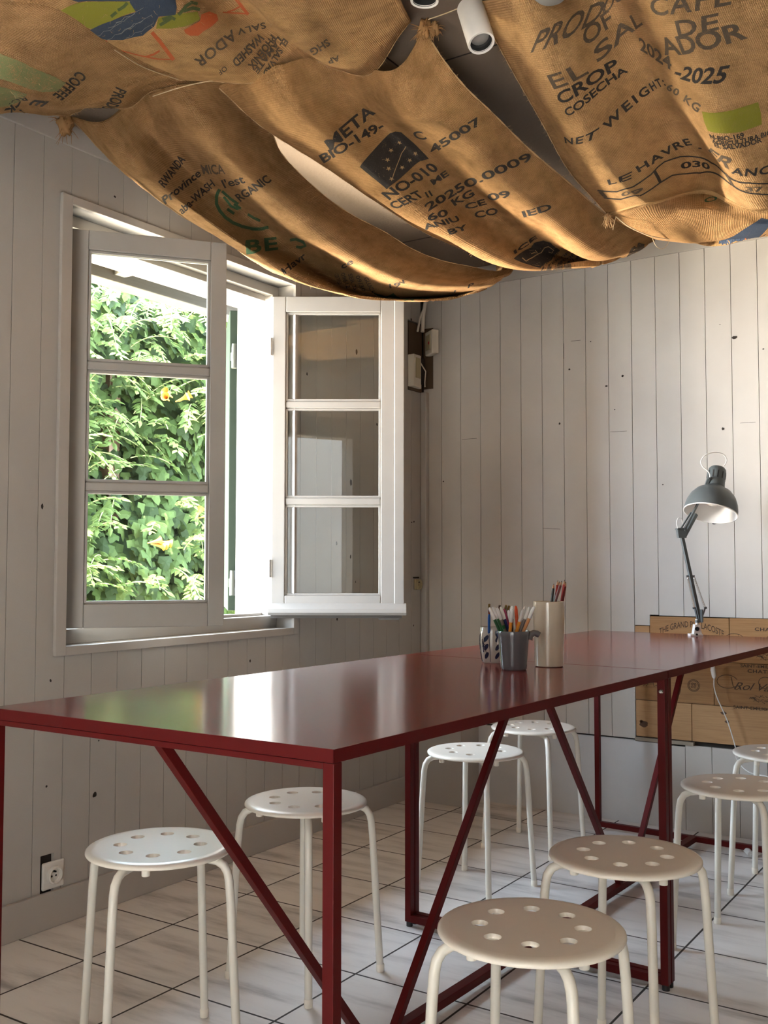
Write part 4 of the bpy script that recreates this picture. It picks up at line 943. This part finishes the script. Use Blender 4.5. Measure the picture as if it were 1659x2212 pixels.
T = lambda c, t, a, b, p, r, m=INK, bo=.02, sp=1.0: c.text(t, a, b, p, r, m, bo, sp)
T(ca_, 'RWANDA', (355, 407), (402, 345), (340, 393), ra, bo=.03); T(ca_, 'MICA', (440, 376), (488, 375), (433, 354), ra, INKD); T(ca_, 'Province', (358, 441), (436, 378), (349, 424), ra); T(ca_, "l'est", (486, 406), (531, 394), (477, 388), ra)
T(ca_, 'aba-WASH', (394, 463), (466, 400), (383, 448), ra); T(ca_, 'RGANIC', (520, 435), (587, 392), (506, 420), ra, bo=.03)
ca_.stroke([(475, 408), (467, 425), (467, 441), (474, 456), (486, 470), (503, 482), (523, 490), (545, 495), (565, 494), (580, 490)], 7, ra, GREENI)
for q in ([(480, 412), (500, 430), (515, 440)], [(483, 425), (498, 445), (515, 452)], [(490, 452), (505, 462)], [(535, 462), (548, 470), (562, 476)], [(505, 440), (520, 450)]): ca_.stroke(q, 6, ra, GREENI)
T(ca_, 'BE', (533, 549), (600, 540), (530, 518), ra, GREENI, .03, 1.15); ca_.stroke([(627, 518), (640, 516), (655, 522), (660, 530), (650, 534), (640, 532)], 6, ra, GREENI)
T(ca_, 'Havr', (615, 593), (663, 556), (606, 579), ra); T(ca_, 'ce', (740, 581), (764, 568), (734, 569), ra)
for t, a, b in (('CERTIFIED', (722, 592), (730, 616)), ('09612', (736, 590), (748, 624)), ('SER 25', (752, 592), (764, 628)), ('09/30', (768, 596), (782, 630)), ('GLUCE', (786, 600), (802, 632))):
    T(ca_, t, a, b, (a[0]+9, a[1]-3), ra, INKD, .02)
T(ca_, 'L', (874, 612), (862, 609), (872, 604), ra); T(ca_, '19', (842, 622), (866, 618), (840, 612), ra); T(ca_, 'P', (1010, 622), (1022, 618), (1012, 614), ra); T(ca_, '-J', (970, 634), (984, 630), (971, 629), ra)
ca_.poly([(800, 628), (850, 632), (900, 641), (930, 645), (880, 648), (820, 642)], ra, GREENI)
ca_.fringe(ra, 'LR', 220, .010); ca_.fuzz(ra, 900); tuft(at(140, 268, 'z', 2.37), ra, .026, 26, 1, BURLAP3)

# B: star panel sack
Bq = GZ([[(470, 184), (590, 142), (712, 122), (850, 150), (915, 62)], [(560, 255), (650, 250), (770, 215), (880, 245), (962, 135)], [(650, 318), (730, 315), (845, 280), (945, 275), (1018, 205)],
    [(745, 385), (820, 390), (920, 345), (1020, 325), (1080, 265)], [(850, 462), (920, 460), (1000, 405), (1090, 405), (1157, 335)], [(945, 514), (1010, 520), (1075, 465), (1165, 465), (1235, 400)],
    [(1040, 558), (1090, 560), (1135, 510), (1235, 518), (1312, 464)], [(1130, 583), (1160, 578), (1200, 545), (1290, 548), (1370, 490)], [(1212, 580), (1232, 572), (1258, 562), (1330, 552), (1400, 498)],
    [(1305, 560), (1325, 556), (1345, 552), (1392, 532), (1428, 505)], [(1380, 500), (1395, 490), (1410, 482), (1425, 472), (1442, 460)]],
    [2.37, 2.29, 2.235, 2.185, 2.145, 2.12, 2.11, 2.12, 2.145, 2.19, 2.39], [.03, -.045, .05, -.045, .05])
for k, z in enumerate((2.40, 2.36, 2.40, 2.34, 2.41)): Bq[0][k] = (Bq[0][k][0], Bq[0][k][1], z)
rb = sack(at(915, 66, 'z', 2.41), 'burlap sack printed META, a black star panel and 2025, middle of the slung row'); cb2 = Cloth(Bq, 5, wr=.011); cb2.direct = True; cb2.build('cloth', BURLAP, rb)
q4 = lambda x, y: (680+x*.2532, 200+y*.2532); q5 = lambda x, y: (880+x*.2773, 380+y*.2773)
T(cb2, 'META', q4(140, 495), q4(525, 172), q4(75, 408), rb, bo=.045); T(cb2, 'BIO-149-', q4(80, 600), q4(600, 305), q4(30, 530), rb, bo=.03)
cb2.poly([q4(385, 630), q4(510, 480), q4(640, 345), q4(690, 328), q4(740, 335), q4(850, 430), q4(975, 560), q4(900, 580), q4(860, 610), q4(740, 720), q4(615, 820), q4(500, 725)], rb, INK)
for sx, sy in ((720, 425), (645, 495), (615, 575), (625, 650), (650, 735), (740, 640), (805, 580), (860, 515)):
    c = q4(sx, sy); cb2.poly([(c[0]+(6.2 if k % 2 == 0 else 2.4)*math.cos(k*PI/5+.3), c[1]+(5.4 if k % 2 == 0 else 2.1)*math.sin(k*PI/5+.3)) for k in range(10)], rb, TAN, off=.0026)
cb2.stroke([q4(775, 455), q4(735, 520), q4(700, 610), q4(660, 720)], 1.6, rb, TAN, off=.0026)
T(cb2, 'NO-010', q4(640, 915), q4(1065, 650), q4(560, 850), rb, bo=.03); T(cb2, 'CERT', q4(690, 995), q4(935, 885), q4(620, 940), rb, bo=.05); T(cb2, 'II', q4(960, 900), q4(1005, 880), q4(930, 850), rb, bo=.01)
T(cb2, 'C', q4(875, 398), q4(965, 395), q4(820, 325), rb); T(cb2, '45007', q4(1010, 520), q4(1435, 262), q4(955, 465), rb, bo=.03)
T(cb2, 'ME', q4(1010, 790), q4(1150, 700), q4(975, 745), rb, bo=.05); T(cb2, '2025', q4(965, 1015), q4(1290, 815), q4(925, 955), rb, bo=.04)
T(cb2, 'KG', q4(1190, 970), q4(1370, 870), q4(1150, 915), rb, bo=.05); T(cb2, '0.0009', (1010, 406), (1152, 344), (998, 390), rb, bo=.02); T(cb2, 'CE', q4(1290, 1000), q4(1470, 950), q4(1265, 950), rb, bo=.04); T(cb2, '09', (1058, 433), (1106, 424), (1050, 418), rb, bo=.03)
T(cb2, 'CO', q4(1370, 1075), q4(1570, 1030), q4(1350, 1015), rb, bo=.06); T(cb2, '60', q4(970, 1095), q4(1140, 1050), q4(950, 1035), rb, bo=.03)
T(cb2, 'ANIU', q4(950, 1165), q4(1240, 1095), q4(915, 1120), rb, bo=.03); T(cb2, 'BY', q4(1150, 1210), q4(1310, 1165), q4(1125, 1165), rb, bo=.03); T(cb2, 'IED', (1132, 469), (1193, 452), (1126, 455), rb, bo=.04)
cb2.poly([q5(825, 645), q5(960, 560), q5(1060, 500), q5(1120, 520), q5(1190, 580), q5(1120, 660), q5(1040, 715), q5(960, 695)], rb, INK)
for pts in ([(890, 640), (920, 665), (970, 640), (1040, 600), (1060, 565)], [(960, 610), (985, 600), (1010, 605), (990, 580)], [(1060, 560), (1100, 545), (1140, 575), (1120, 600), (1095, 590)]): cb2.stroke([q5(*p) for p in pts], 2.0, rb, TAN, off=.0026)
T(cb2, 'ICE', q5(835, 612), q5(1015, 485), q5(822, 585), rb, bo=.03)
for a, b in (((1050, 722), (1190, 590)), ((1090, 720), (1260, 600)), ((1130, 722), (1310, 615)), ((1180, 718), (1350, 640))): T(cb2, 'CERTIF', q5(*a), q5(*b), q5(a[0]-12, a[1]-14), rb, INKD, .03)
T(cb2, 'SA', (1368, 542), (1392, 528), (1362, 534), rb, INKD)
cb2.fringe(rb, 'LR', 220, .010); cb2.fuzz(rb, 900); tuft(at(917, 62, 'z', 2.40), rb, .018, 50, 2, BURLAP, .2)
tuft(at(938, 62, 'z', 2.40), rb, .014, 30, 6, BURLAP3, .8)

# C: big sack on the right, front panel and the folded-back panel joined by a stitched seam
Cq = GZ([[(1025, 5), (1130, -20), (1270, -60), (1420, -60), (1600, -100), (1800, -120)], [(1075, 95), (1175, 85), (1330, 25), (1440, 30), (1620, 0), (1820, -20)], [(1125, 190), (1215, 185), (1380, 115), (1490, 130), (1660, 90), (1840, 70)],
    [(1175, 285), (1265, 285), (1420, 200), (1530, 235), (1690, 190), (1860, 160)], [(1230, 370), (1310, 370), (1465, 290), (1575, 335), (1720, 290), (1880, 250)], [(1275, 425), (1355, 415), (1510, 352), (1615, 400), (1740, 360), (1900, 320)],
    [(1310, 464), (1400, 440), (1525, 412), (1640, 445), (1770, 430), (1920, 390)]],
    [2.405, 2.35, 2.295, 2.24, 2.19, 2.155, 2.13], [.02, -.055, .065, -.055, .0, .05])
rc_ = sack(at(1030, 20, 'z', 2.40), 'largest burlap sack at the top right, printed EL SALVADOR, CROP COSECHA and 2025'); cc = Cloth(Cq, 11, wr=.008); cc.build('front_panel', BURLAP2, rc_)
Dq = [[(x, y, z+.004) for x, y, z in Cq[-1]]]+GZ([[(1338, 478), (1415, 468), (1525, 452), (1640, 470), (1770, 455), (1920, 420)], [(1380, 497), (1450, 500), (1530, 500), (1640, 492), (1770, 475), (1920, 440)],
    [(1425, 514), (1480, 522), (1535, 526), (1620, 514), (1745, 495), (1910, 460)], [(1450, 508), (1500, 512), (1550, 514), (1625, 502), (1745, 482), (1910, 448)], [(1500, 460), (1530, 458), (1570, 455), (1640, 450), (1750, 430), (1900, 400)]], [2.115, 2.10, 2.11, 2.17, 2.385], [.01, -.01, .0, -.01, .0, .02])
cdd = Cloth(Dq, 12, wr=.005, nv=90); cdd.build('back_panel', BURLAP, rc_)
T(cc, 'PROD', (1147, 113), (1292, 45), (1168, 62), rc_, INKD, .015); T(cc, 'UCTO', (1296, 42), (1400, -30), (1310, -2), rc_, INKD, .015); T(cc, 'OF', (1264, 103), (1326, 52), (1253, 66), rc_, INKD, .015); T(cc, 'SAL', (1290, 138), (1390, 52), (1278, 105), rc_, INKD, .015)
T(cc, 'ADOR', (1437, 118), (1615, 82), (1420, 78), rc_, INKD, .03); T(cc, 'EL', (1197, 192), (1272, 158), (1180, 160), rc_, INKD, .015, 1.1)
T(cc, 'CROP', (1210, 225), (1338, 147), (1199, 199), rc_, bo=.05); T(cc, 'COSECHA', (1226, 251), (1357, 155), (1216, 235), rc_, bo=.04)
T(cc, 'NET', (1222, 308), (1287, 297), (1219, 294), rc_, bo=.03, sp=1.2); T(cc, 'WEIGHT:', (1310, 283), (1440, 184), (1299, 267), rc_, bo=.03, sp=1.3); T(cc, '60 KG', (1440, 192), (1508, 243), (1446, 178), rc_, INKD, .03, 1.2)
T(cc, '2024', (1384, 108), (1452, 152), (1379, 76), rc_, INKD, .03); T(cc, '-2025', (1455, 165), (1563, 178), (1466, 137), rc_, bo=.03); T(cc, 'CAFE', (1410, 33), (1578, 10), (1404, -8), rc_, INKD, .015, 1.1); T(cc, 'DE', (1467, 80), (1552, 64), (1457, 42), rc_, INKD, .02, 1.1)
cc.poly([(1517, 240), (1577, 238), (1637, 220), (1643, 245), (1645, 268), (1600, 284), (1560, 287), (1530, 281), (1522, 262)], rc_, LIME)
T(cc, 'N-BIO-169', (1536, 298), (1608, 296), (1532, 288), rc_, bo=.03); T(cc, 'AGRICULTURA BIO', (1540, 307), (1668, 290), (1537, 298), rc_, bo=.03); T(cc, 'EL SALVADOR', (1545, 316), (1646, 306), (1542, 307), rc_, bo=.03)
q3 = lambda x, y: (1180+x*.28873, 250+y*.28873)
T(cc, 'LE', q3(470, 515), q3(635, 470), q3(455, 475), rc_, bo=.02, sp=1.2); T(cc, 'HAVRE', q3(690, 425), q3(1095, 215), q3(660, 380), rc_, bo=.03, sp=1.15); cc.stroke([q3(1140, 238), q3(1165, 242)], 2.5, rc_, INK); T(cc, 'FR', q3(1215, 255), q3(1370, 400), q3(1235, 235), rc_, INKD); T(cc, 'ANCE', q3(1385, 425), q3(1740, 410), q3(1390, 378), rc_, bo=.03, sp=1.15)
top_l = [(385, 555), (530, 565), (650, 530), (780, 440), (830, 385), (880, 345), (1000, 305), (1120, 305), (1240, 350), (1340, 430), (1420, 485), (1520, 500), (1720, 500)]
bot_l = [(445, 612), (560, 622), (700, 600), (790, 545), (850, 500), (940, 445), (1050, 432), (1150, 425), (1320, 460), (1400, 520), (1480, 565), (1570, 582), (1720, 585)]
cc.stroke([q3(*p) for p in top_l], 2.8, rc_, INK); cc.stroke([q3(*p) for p in bot_l], 2.8, rc_, INK)
cc.stroke([q3(400, 558), q3(450, 612)], 7, rc_, INKD); cc.stroke([q3(805, 412), q3(850, 497)], 7, rc_, INK); cc.stroke([q3(1345, 432), q3(1400, 520)], 4, rc_, INKD)
T(cc, '09', q3(565, 603), q3(715, 575), q3(560, 572), rc_, INKD, .03); T(cc, '030', q3(1005, 400), q3(1225, 405), q3(1000, 350), rc_, bo=.04); T(cc, '37', q3(1490, 560), q3(1625, 563), q3(1485, 525), rc_, INKD, .04)
T(cdd, 'O', (1522, 440), (1550, 434), (1520, 430), rc_, GREENI, .01); T(cdd, 'QU', (1568, 440), (1612, 440), (1568, 428), rc_, GREENI, .02)
cdd.poly([(1540, 515), (1580, 490), (1620, 462), (1645, 470), (1659, 474), (1650, 484), (1620, 494), (1585, 509)], rc_, NAVY, off=.0014); cdd.poly([(1538, 503), (1565, 488), (1590, 470), (1612, 464), (1588, 488), (1562, 500)], rc_, LIME, off=.0018); cdd.stroke([(1625, 487), (1618, 500), (1612, 512)], 3, rc_, ORI)
T(cdd, 'SO', (1640, 510), (1662, 500), (1636, 503), rc_, INK)
sm2 = MB(); jj = cc.nv-1
for i in range(2, cc.nu-1):
    for k in range(3):
        t = i+k/3; a = cc.ev(np.array([t, jj-1.0]), .003); b = cc.ev(np.array([t+.35, jj-.0]), .005)-np.array([0, 0, .006]); c = (a+b)/2+np.array([0, 0, -.0025])
        sm2.tube([a, c, b], .0009, 5, cap=False)
sm2.tube([cc.ev(np.array([t, jj-.02]), .002) for t in range(cc.nu)], .0035, 6, cap=False); sm2.tube([cc.ev(np.array([t, jj-1.2]), .002) for t in range(cc.nu)], .0013, 5, cap=False)
o = sm2.build('stitched_seam', plain('seam_yarn', (.42, .25, .10), .9), rc_); o.matrix_parent_inverse = Matrix.Translation(-rc_.location)
cc.fringe(rc_, 'L', 260, .010); cc.fuzz(rc_, 700); tuft(at(1034, 30, 'z', 2.40)+np.array([-.01, 0, 0]), rc_, .020, 90, 3, BURLAP3, .5); tuft(at(1313, 470, 'z', 2.115), rc_, .011, 60, 4, None, 1.0)
hang = MB(); hang.tube(smooth_path([at(1330, 468, 'z', 2.115), at(1360, 490, 'z', 2.09), at(1400, 508, 'z', 2.08), at(1440, 516, 'z', 2.09), at(1480, 518, 'z', 2.11)]), .0018, 6); hang.tube(smooth_path([at(1408, 510, 'z', 2.08), at(1416, 530, 'z', 2.04), at(1430, 538, 'z', 2.03), at(1442, 528, 'z', 2.05), at(1446, 516, 'z', 2.09)]), .0008, 5)
hang.tube(smooth_path([at(1330, 470, 'z', 2.11), at(1326, 485, 'z', 2.08), at(1324, 497, 'z', 2.06)]), .0008, 5)
o = hang.build('hem_thread', TWINE, rc_, smooth=True); o.matrix_parent_inverse = Matrix.Translation(-rc_.location)

# E: bird sack at the top left
Eq = GZ([[(352, 172), (450, 172), (553, 180), (665, 125), (727, 147), (808, 155), (893, 52)], [(250, 122), (345, 120), (470, 110), (590, 72), (660, 84), (745, 84), (872, 14)], [(130, 68), (232, 42), (380, 20), (500, 0), (590, 4), (700, 0), (850, -45)],
    [(30, -8), (130, -50), (280, -80), (420, -100), (520, -96), (650, -100), (830, -125)], [(-80, -100), (0, -150), (150, -190), (320, -200), (430, -200), (600, -210), (800, -225)], [(-240, -330), (-100, -360), (50, -380), (220, -390), (350, -400), (550, -400), (780, -400)]],
    [2.37, 2.29, 2.245, 2.235, 2.27, 2.41], [.03, -.04, -.03, .05, -.045, -.02, .05])
for k, z in enumerate((2.39, 2.355, 2.345, 2.40, 2.36, 2.35, 2.41)): Eq[0][k] = (Eq[0][k][0], Eq[0][k][1], z)
re_ = sack(at(665, 125, 'z', 2.40), 'burlap sack with a blue bird, lime green field and orange bars, top left'); ce = Cloth(Eq, 21, nu=120, nv=150, wr=.008); ce.direct = True; ce.build('cloth', BURLAP2, re_)
q7 = lambda x, y: (x*.2411, y*.2411); q8 = lambda x, y: (300+x*.36166, y*.36166)
ce.poly([q7(450, 150), q7(560, 80), q7(700, 20), q7(900, 8), q7(1150, 8), q7(1230, 60), q7(1210, 95), q7(1000, 182), q7(830, 252), q7(650, 222)], re_, LIME)
ce.poly([q7(-60, -260), q7(600, -420), q7(1500, -300), q7(1500, -10), q7(1150, 5), q7(900, 5), q7(700, 10), q7(300, -60)], re_, NAVY)
ce.poly([q7(710, 300), q7(830, 250), q7(1000, 180), q7(1220, 100), q7(1160, 10), q7(1220, -120), q7(1450, -150), q7(1560, -40), q7(1580, 60), q7(1570, 125), q7(1420, 140), q7(1380, 230), q7(1280, 310), q7(1100, 350), q7(960, 350), q7(850, 330)], re_, NAVY, off=.002)
PLUME = plain('plume_outline', (.20, .20, .19), .95)
for k, (x, y) in enumerate(((1150, 120), (1080, 170), (1230, 180), (1150, 230), (1060, 280), (1240, 260), (960, 250))): ce.stroke([q7(x+130, y-60), q7(x+60, y-20), q7(x+30, y+10), q7(x-30, y+20), q7(x-60, y+55), q7(x-110, y+70)], .9, re_, PLUME, off=.0028)
ce.poly([(337, 60), (342, 38), (360, 32), (382, 28), (425, 24), (431, 40), (402, 55), (370, 60)], re_, LIME)
for a in ([(385, 30), (400, 12), (412, 4), (425, 8)], [(395, 22), (415, 16), (430, 20)], [(345, 52), (362, 42), (372, 34)], [(350, 40), (368, 34), (378, 40)], [(255, 20), (268, 12), (275, 4)], [(240, 34), (252, 24)]): ce.stroke(a, 7, re_, LEAFG, off=.0022)
ce.poly([(397, 62), (415, 52), (430, 44), (433, 30), (450, 24), (466, 30), (470, 42), (455, 56), (438, 66), (428, 75), (410, 75), (400, 70)], re_, ORI, off=.0022)
ce.stroke([(328, 68), (345, 88), (360, 108), (375, 128)], 8, re_, ORI); ce.stroke([(375, 127), (340, 126), (300, 118), (262, 108), (235, 100)], 2.5, re_, ORI); ce.stroke([(345, 108), (332, 116), (316, 121)], 4, re_, ORI); ce.stroke([(205, 89), (232, 87)], 3, re_, ORI)
ce.stroke([(510, -4), (522, 12), (536, 30)], 7, re_, ORI); ce.stroke([(536, 29), (505, 27), (480, 26)], 3, re_, ORI); ce.stroke([(520, 12), (505, 20), (490, 25)], 3, re_, ORI)
T(ce, 'SALV', (572, 46), (510, 62), (576, 60), re_, INKD, .02, 1.1); T(ce, 'ADOR', (500, 62), (418, 128), (514, 82), re_, INKD, .02, 1.1)
T(ce, 'WASHED', (560, 68), (500, 130), (572, 84), re_, INKD, .03); T(ce, 'PHOENIX', (585, 72), (534, 140), (598, 84), re_, INKD, .03); T(ce, 'EL SALVAD', (612, 80), (566, 158), (624, 90), re_, INKD, .03)
T(ce, 'LAMATE', (600, 76), (548, 150), (609, 86), re_, INKD, .03)
T(ce, 'SHG', (705, 82), (668, 106), (715, 96), re_, INKD, .03); T(ce, 'AP', (730, 118), (706, 126), (736, 130), re_, INKD, .03); T(ce, 'OF', (486, 140), (470, 152), (492, 150), re_, INKD, .01)
ce.fringe(re_, 'SL', 260, .010); ce.fuzz(re_, 900)

# F: brown sack at the far left
Fq = GZ([[(150, 244), (205, 225), (282, 230), (345, 205), (445, 182)], [(72, 246), (132, 236), (210, 205), (290, 172), (395, 150)], [(-20, 248), (50, 205), (130, 165), (215, 122), (300, 100)], [(-130, 255), (-40, 185), (40, 125), (120, 70), (200, 30)],
    [(-260, 245), (-140, 150), (-60, 65), (30, 5), (110, -45)], [(-500, 180), (-330, 60), (-200, -60), (-80, -130), (20, -180)]], [2.37, 2.27, 2.20, 2.17, 2.22, 2.40], [.02, -.04, .01, .03, .07])
for k, z in enumerate((2.40, 2.36, 2.37, 2.38, 2.41)): Fq[0][k] = (Fq[0][k][0], Fq[0][k][1], z)
rf_ = sack(at(150, 246, 'z', 2.40), 'brown burlap sack with faded green patch and COFFEE print, far left against the wall'); cf = Cloth(Fq, 31, wr=.009); cf.build('cloth', BURLAP3, rf_)
cf.poly([(-60, 70), (5, 118), (40, 130), (80, 150), (120, 166), (142, 178), (125, 196), (90, 198), (60, 190), (20, 175), (-20, 165), (-80, 150)], rf_, PALEG); cf.poly([(-40, 180), (10, 188), (58, 202), (45, 218), (20, 228), (-20, 235)], rf_, PALEG)
T(cf, 'COFFEE', (168, 150), (112, 204), (190, 166), rf_, bo=.03, sp=1.1); T(cf, 'PRODUC', (250, 186), (205, 222), (275, 196), rf_, bo=.03); T(cf, 'E', (75, 214), (62, 226), (108, 218), rf_, bo=.06); T(cf, 'RCK', (52, 206), (8, 238), (62, 216), rf_, bo=.05); T(cf, 'FR', (40, 236), (60, 240), (44, 244), rf_, bo=.05)
cf.fringe(rf_, 'SL', 240, .010); cf.fuzz(rf_, 900)

# cords between the knots
def cord(name, pts, label, r=.0013):
    o = MB().tube(smooth_path(pts), r, 6).build(name, TWINE, smooth=True); tag(o, label, 'cord')
cord('hanging_string', [at(925, 42, 'z', 2.40), at(965, 28, 'z', 2.405), at(1030, 2, 'z', 2.41)], 'thin string tied between the two sack knots under the ceiling')
cord('hanging_string', [at(150, 60+130, 'z', 2.34)*0+at(248, 108, 'z', 2.22), at(310, 145, 'z', 2.28), at(385, 172, 'z', 2.34)], 'pale string running along the edge of the bird sack')
cord('hanging_string', [at(330, 208, 'z', 2.35), at(400, 186, 'z', 2.345), at(470, 172, 'z', 2.35)], 'pale string crossing beneath the pinned sack corners at left')
# ceiling spotlights
def spotl(px, py, z, tip, lab, ln=.12):
    c = Vector(at(px, py, 'z', z)); r = empty('ceiling_spotlight', tuple(c), label=lab, cat='spotlight', group=None)
    q = Vector(tip).normalized().to_track_quat('Z', 'Y'); r.rotation_euler = q.to_euler()
    MB().lathe([(.026, .004), (.0265, .0), (.0315, -.001), (.0325, .003), (.0325, ln), (.028, ln+.006), (.0001, ln+.006)], 40).build('housing', plain('spot_white', (.74, .71, .67), .4), r, smooth=True)
    MB().lathe([(.0262, .001), (.0262, .016), (.0215, .018)], 40).build('black_baffle', BLACK, r, smooth=True)
    MB().lathe([(.0215, .018), (.012, .014), (.0001, .012)], 24).build('lens', plain('lens_glass', (.35, .34, .32), .08, .3), r, smooth=True)
    return r
spotl(917, 3, 2.335, (.05, -.02, 1), 'white cylinder ceiling spotlight cut by the top edge, above the sack knot', .09)
spotl(1040, 93, 2.29, (-.35, .2, .9), 'white tilted cylinder ceiling spotlight half hidden by the big sack', .12)
o = MB().lathe([(.0001, -.012), (.030, -.010), (.040, 0), (.040, .04)], 32).build('ceiling_rose', PLAST, smooth=True, loc=tuple(at(1190, -12, 'z', 2.335))); tag(o, 'round white ceiling fitting peeking over the hem of the big sack', 'ceiling fitting')
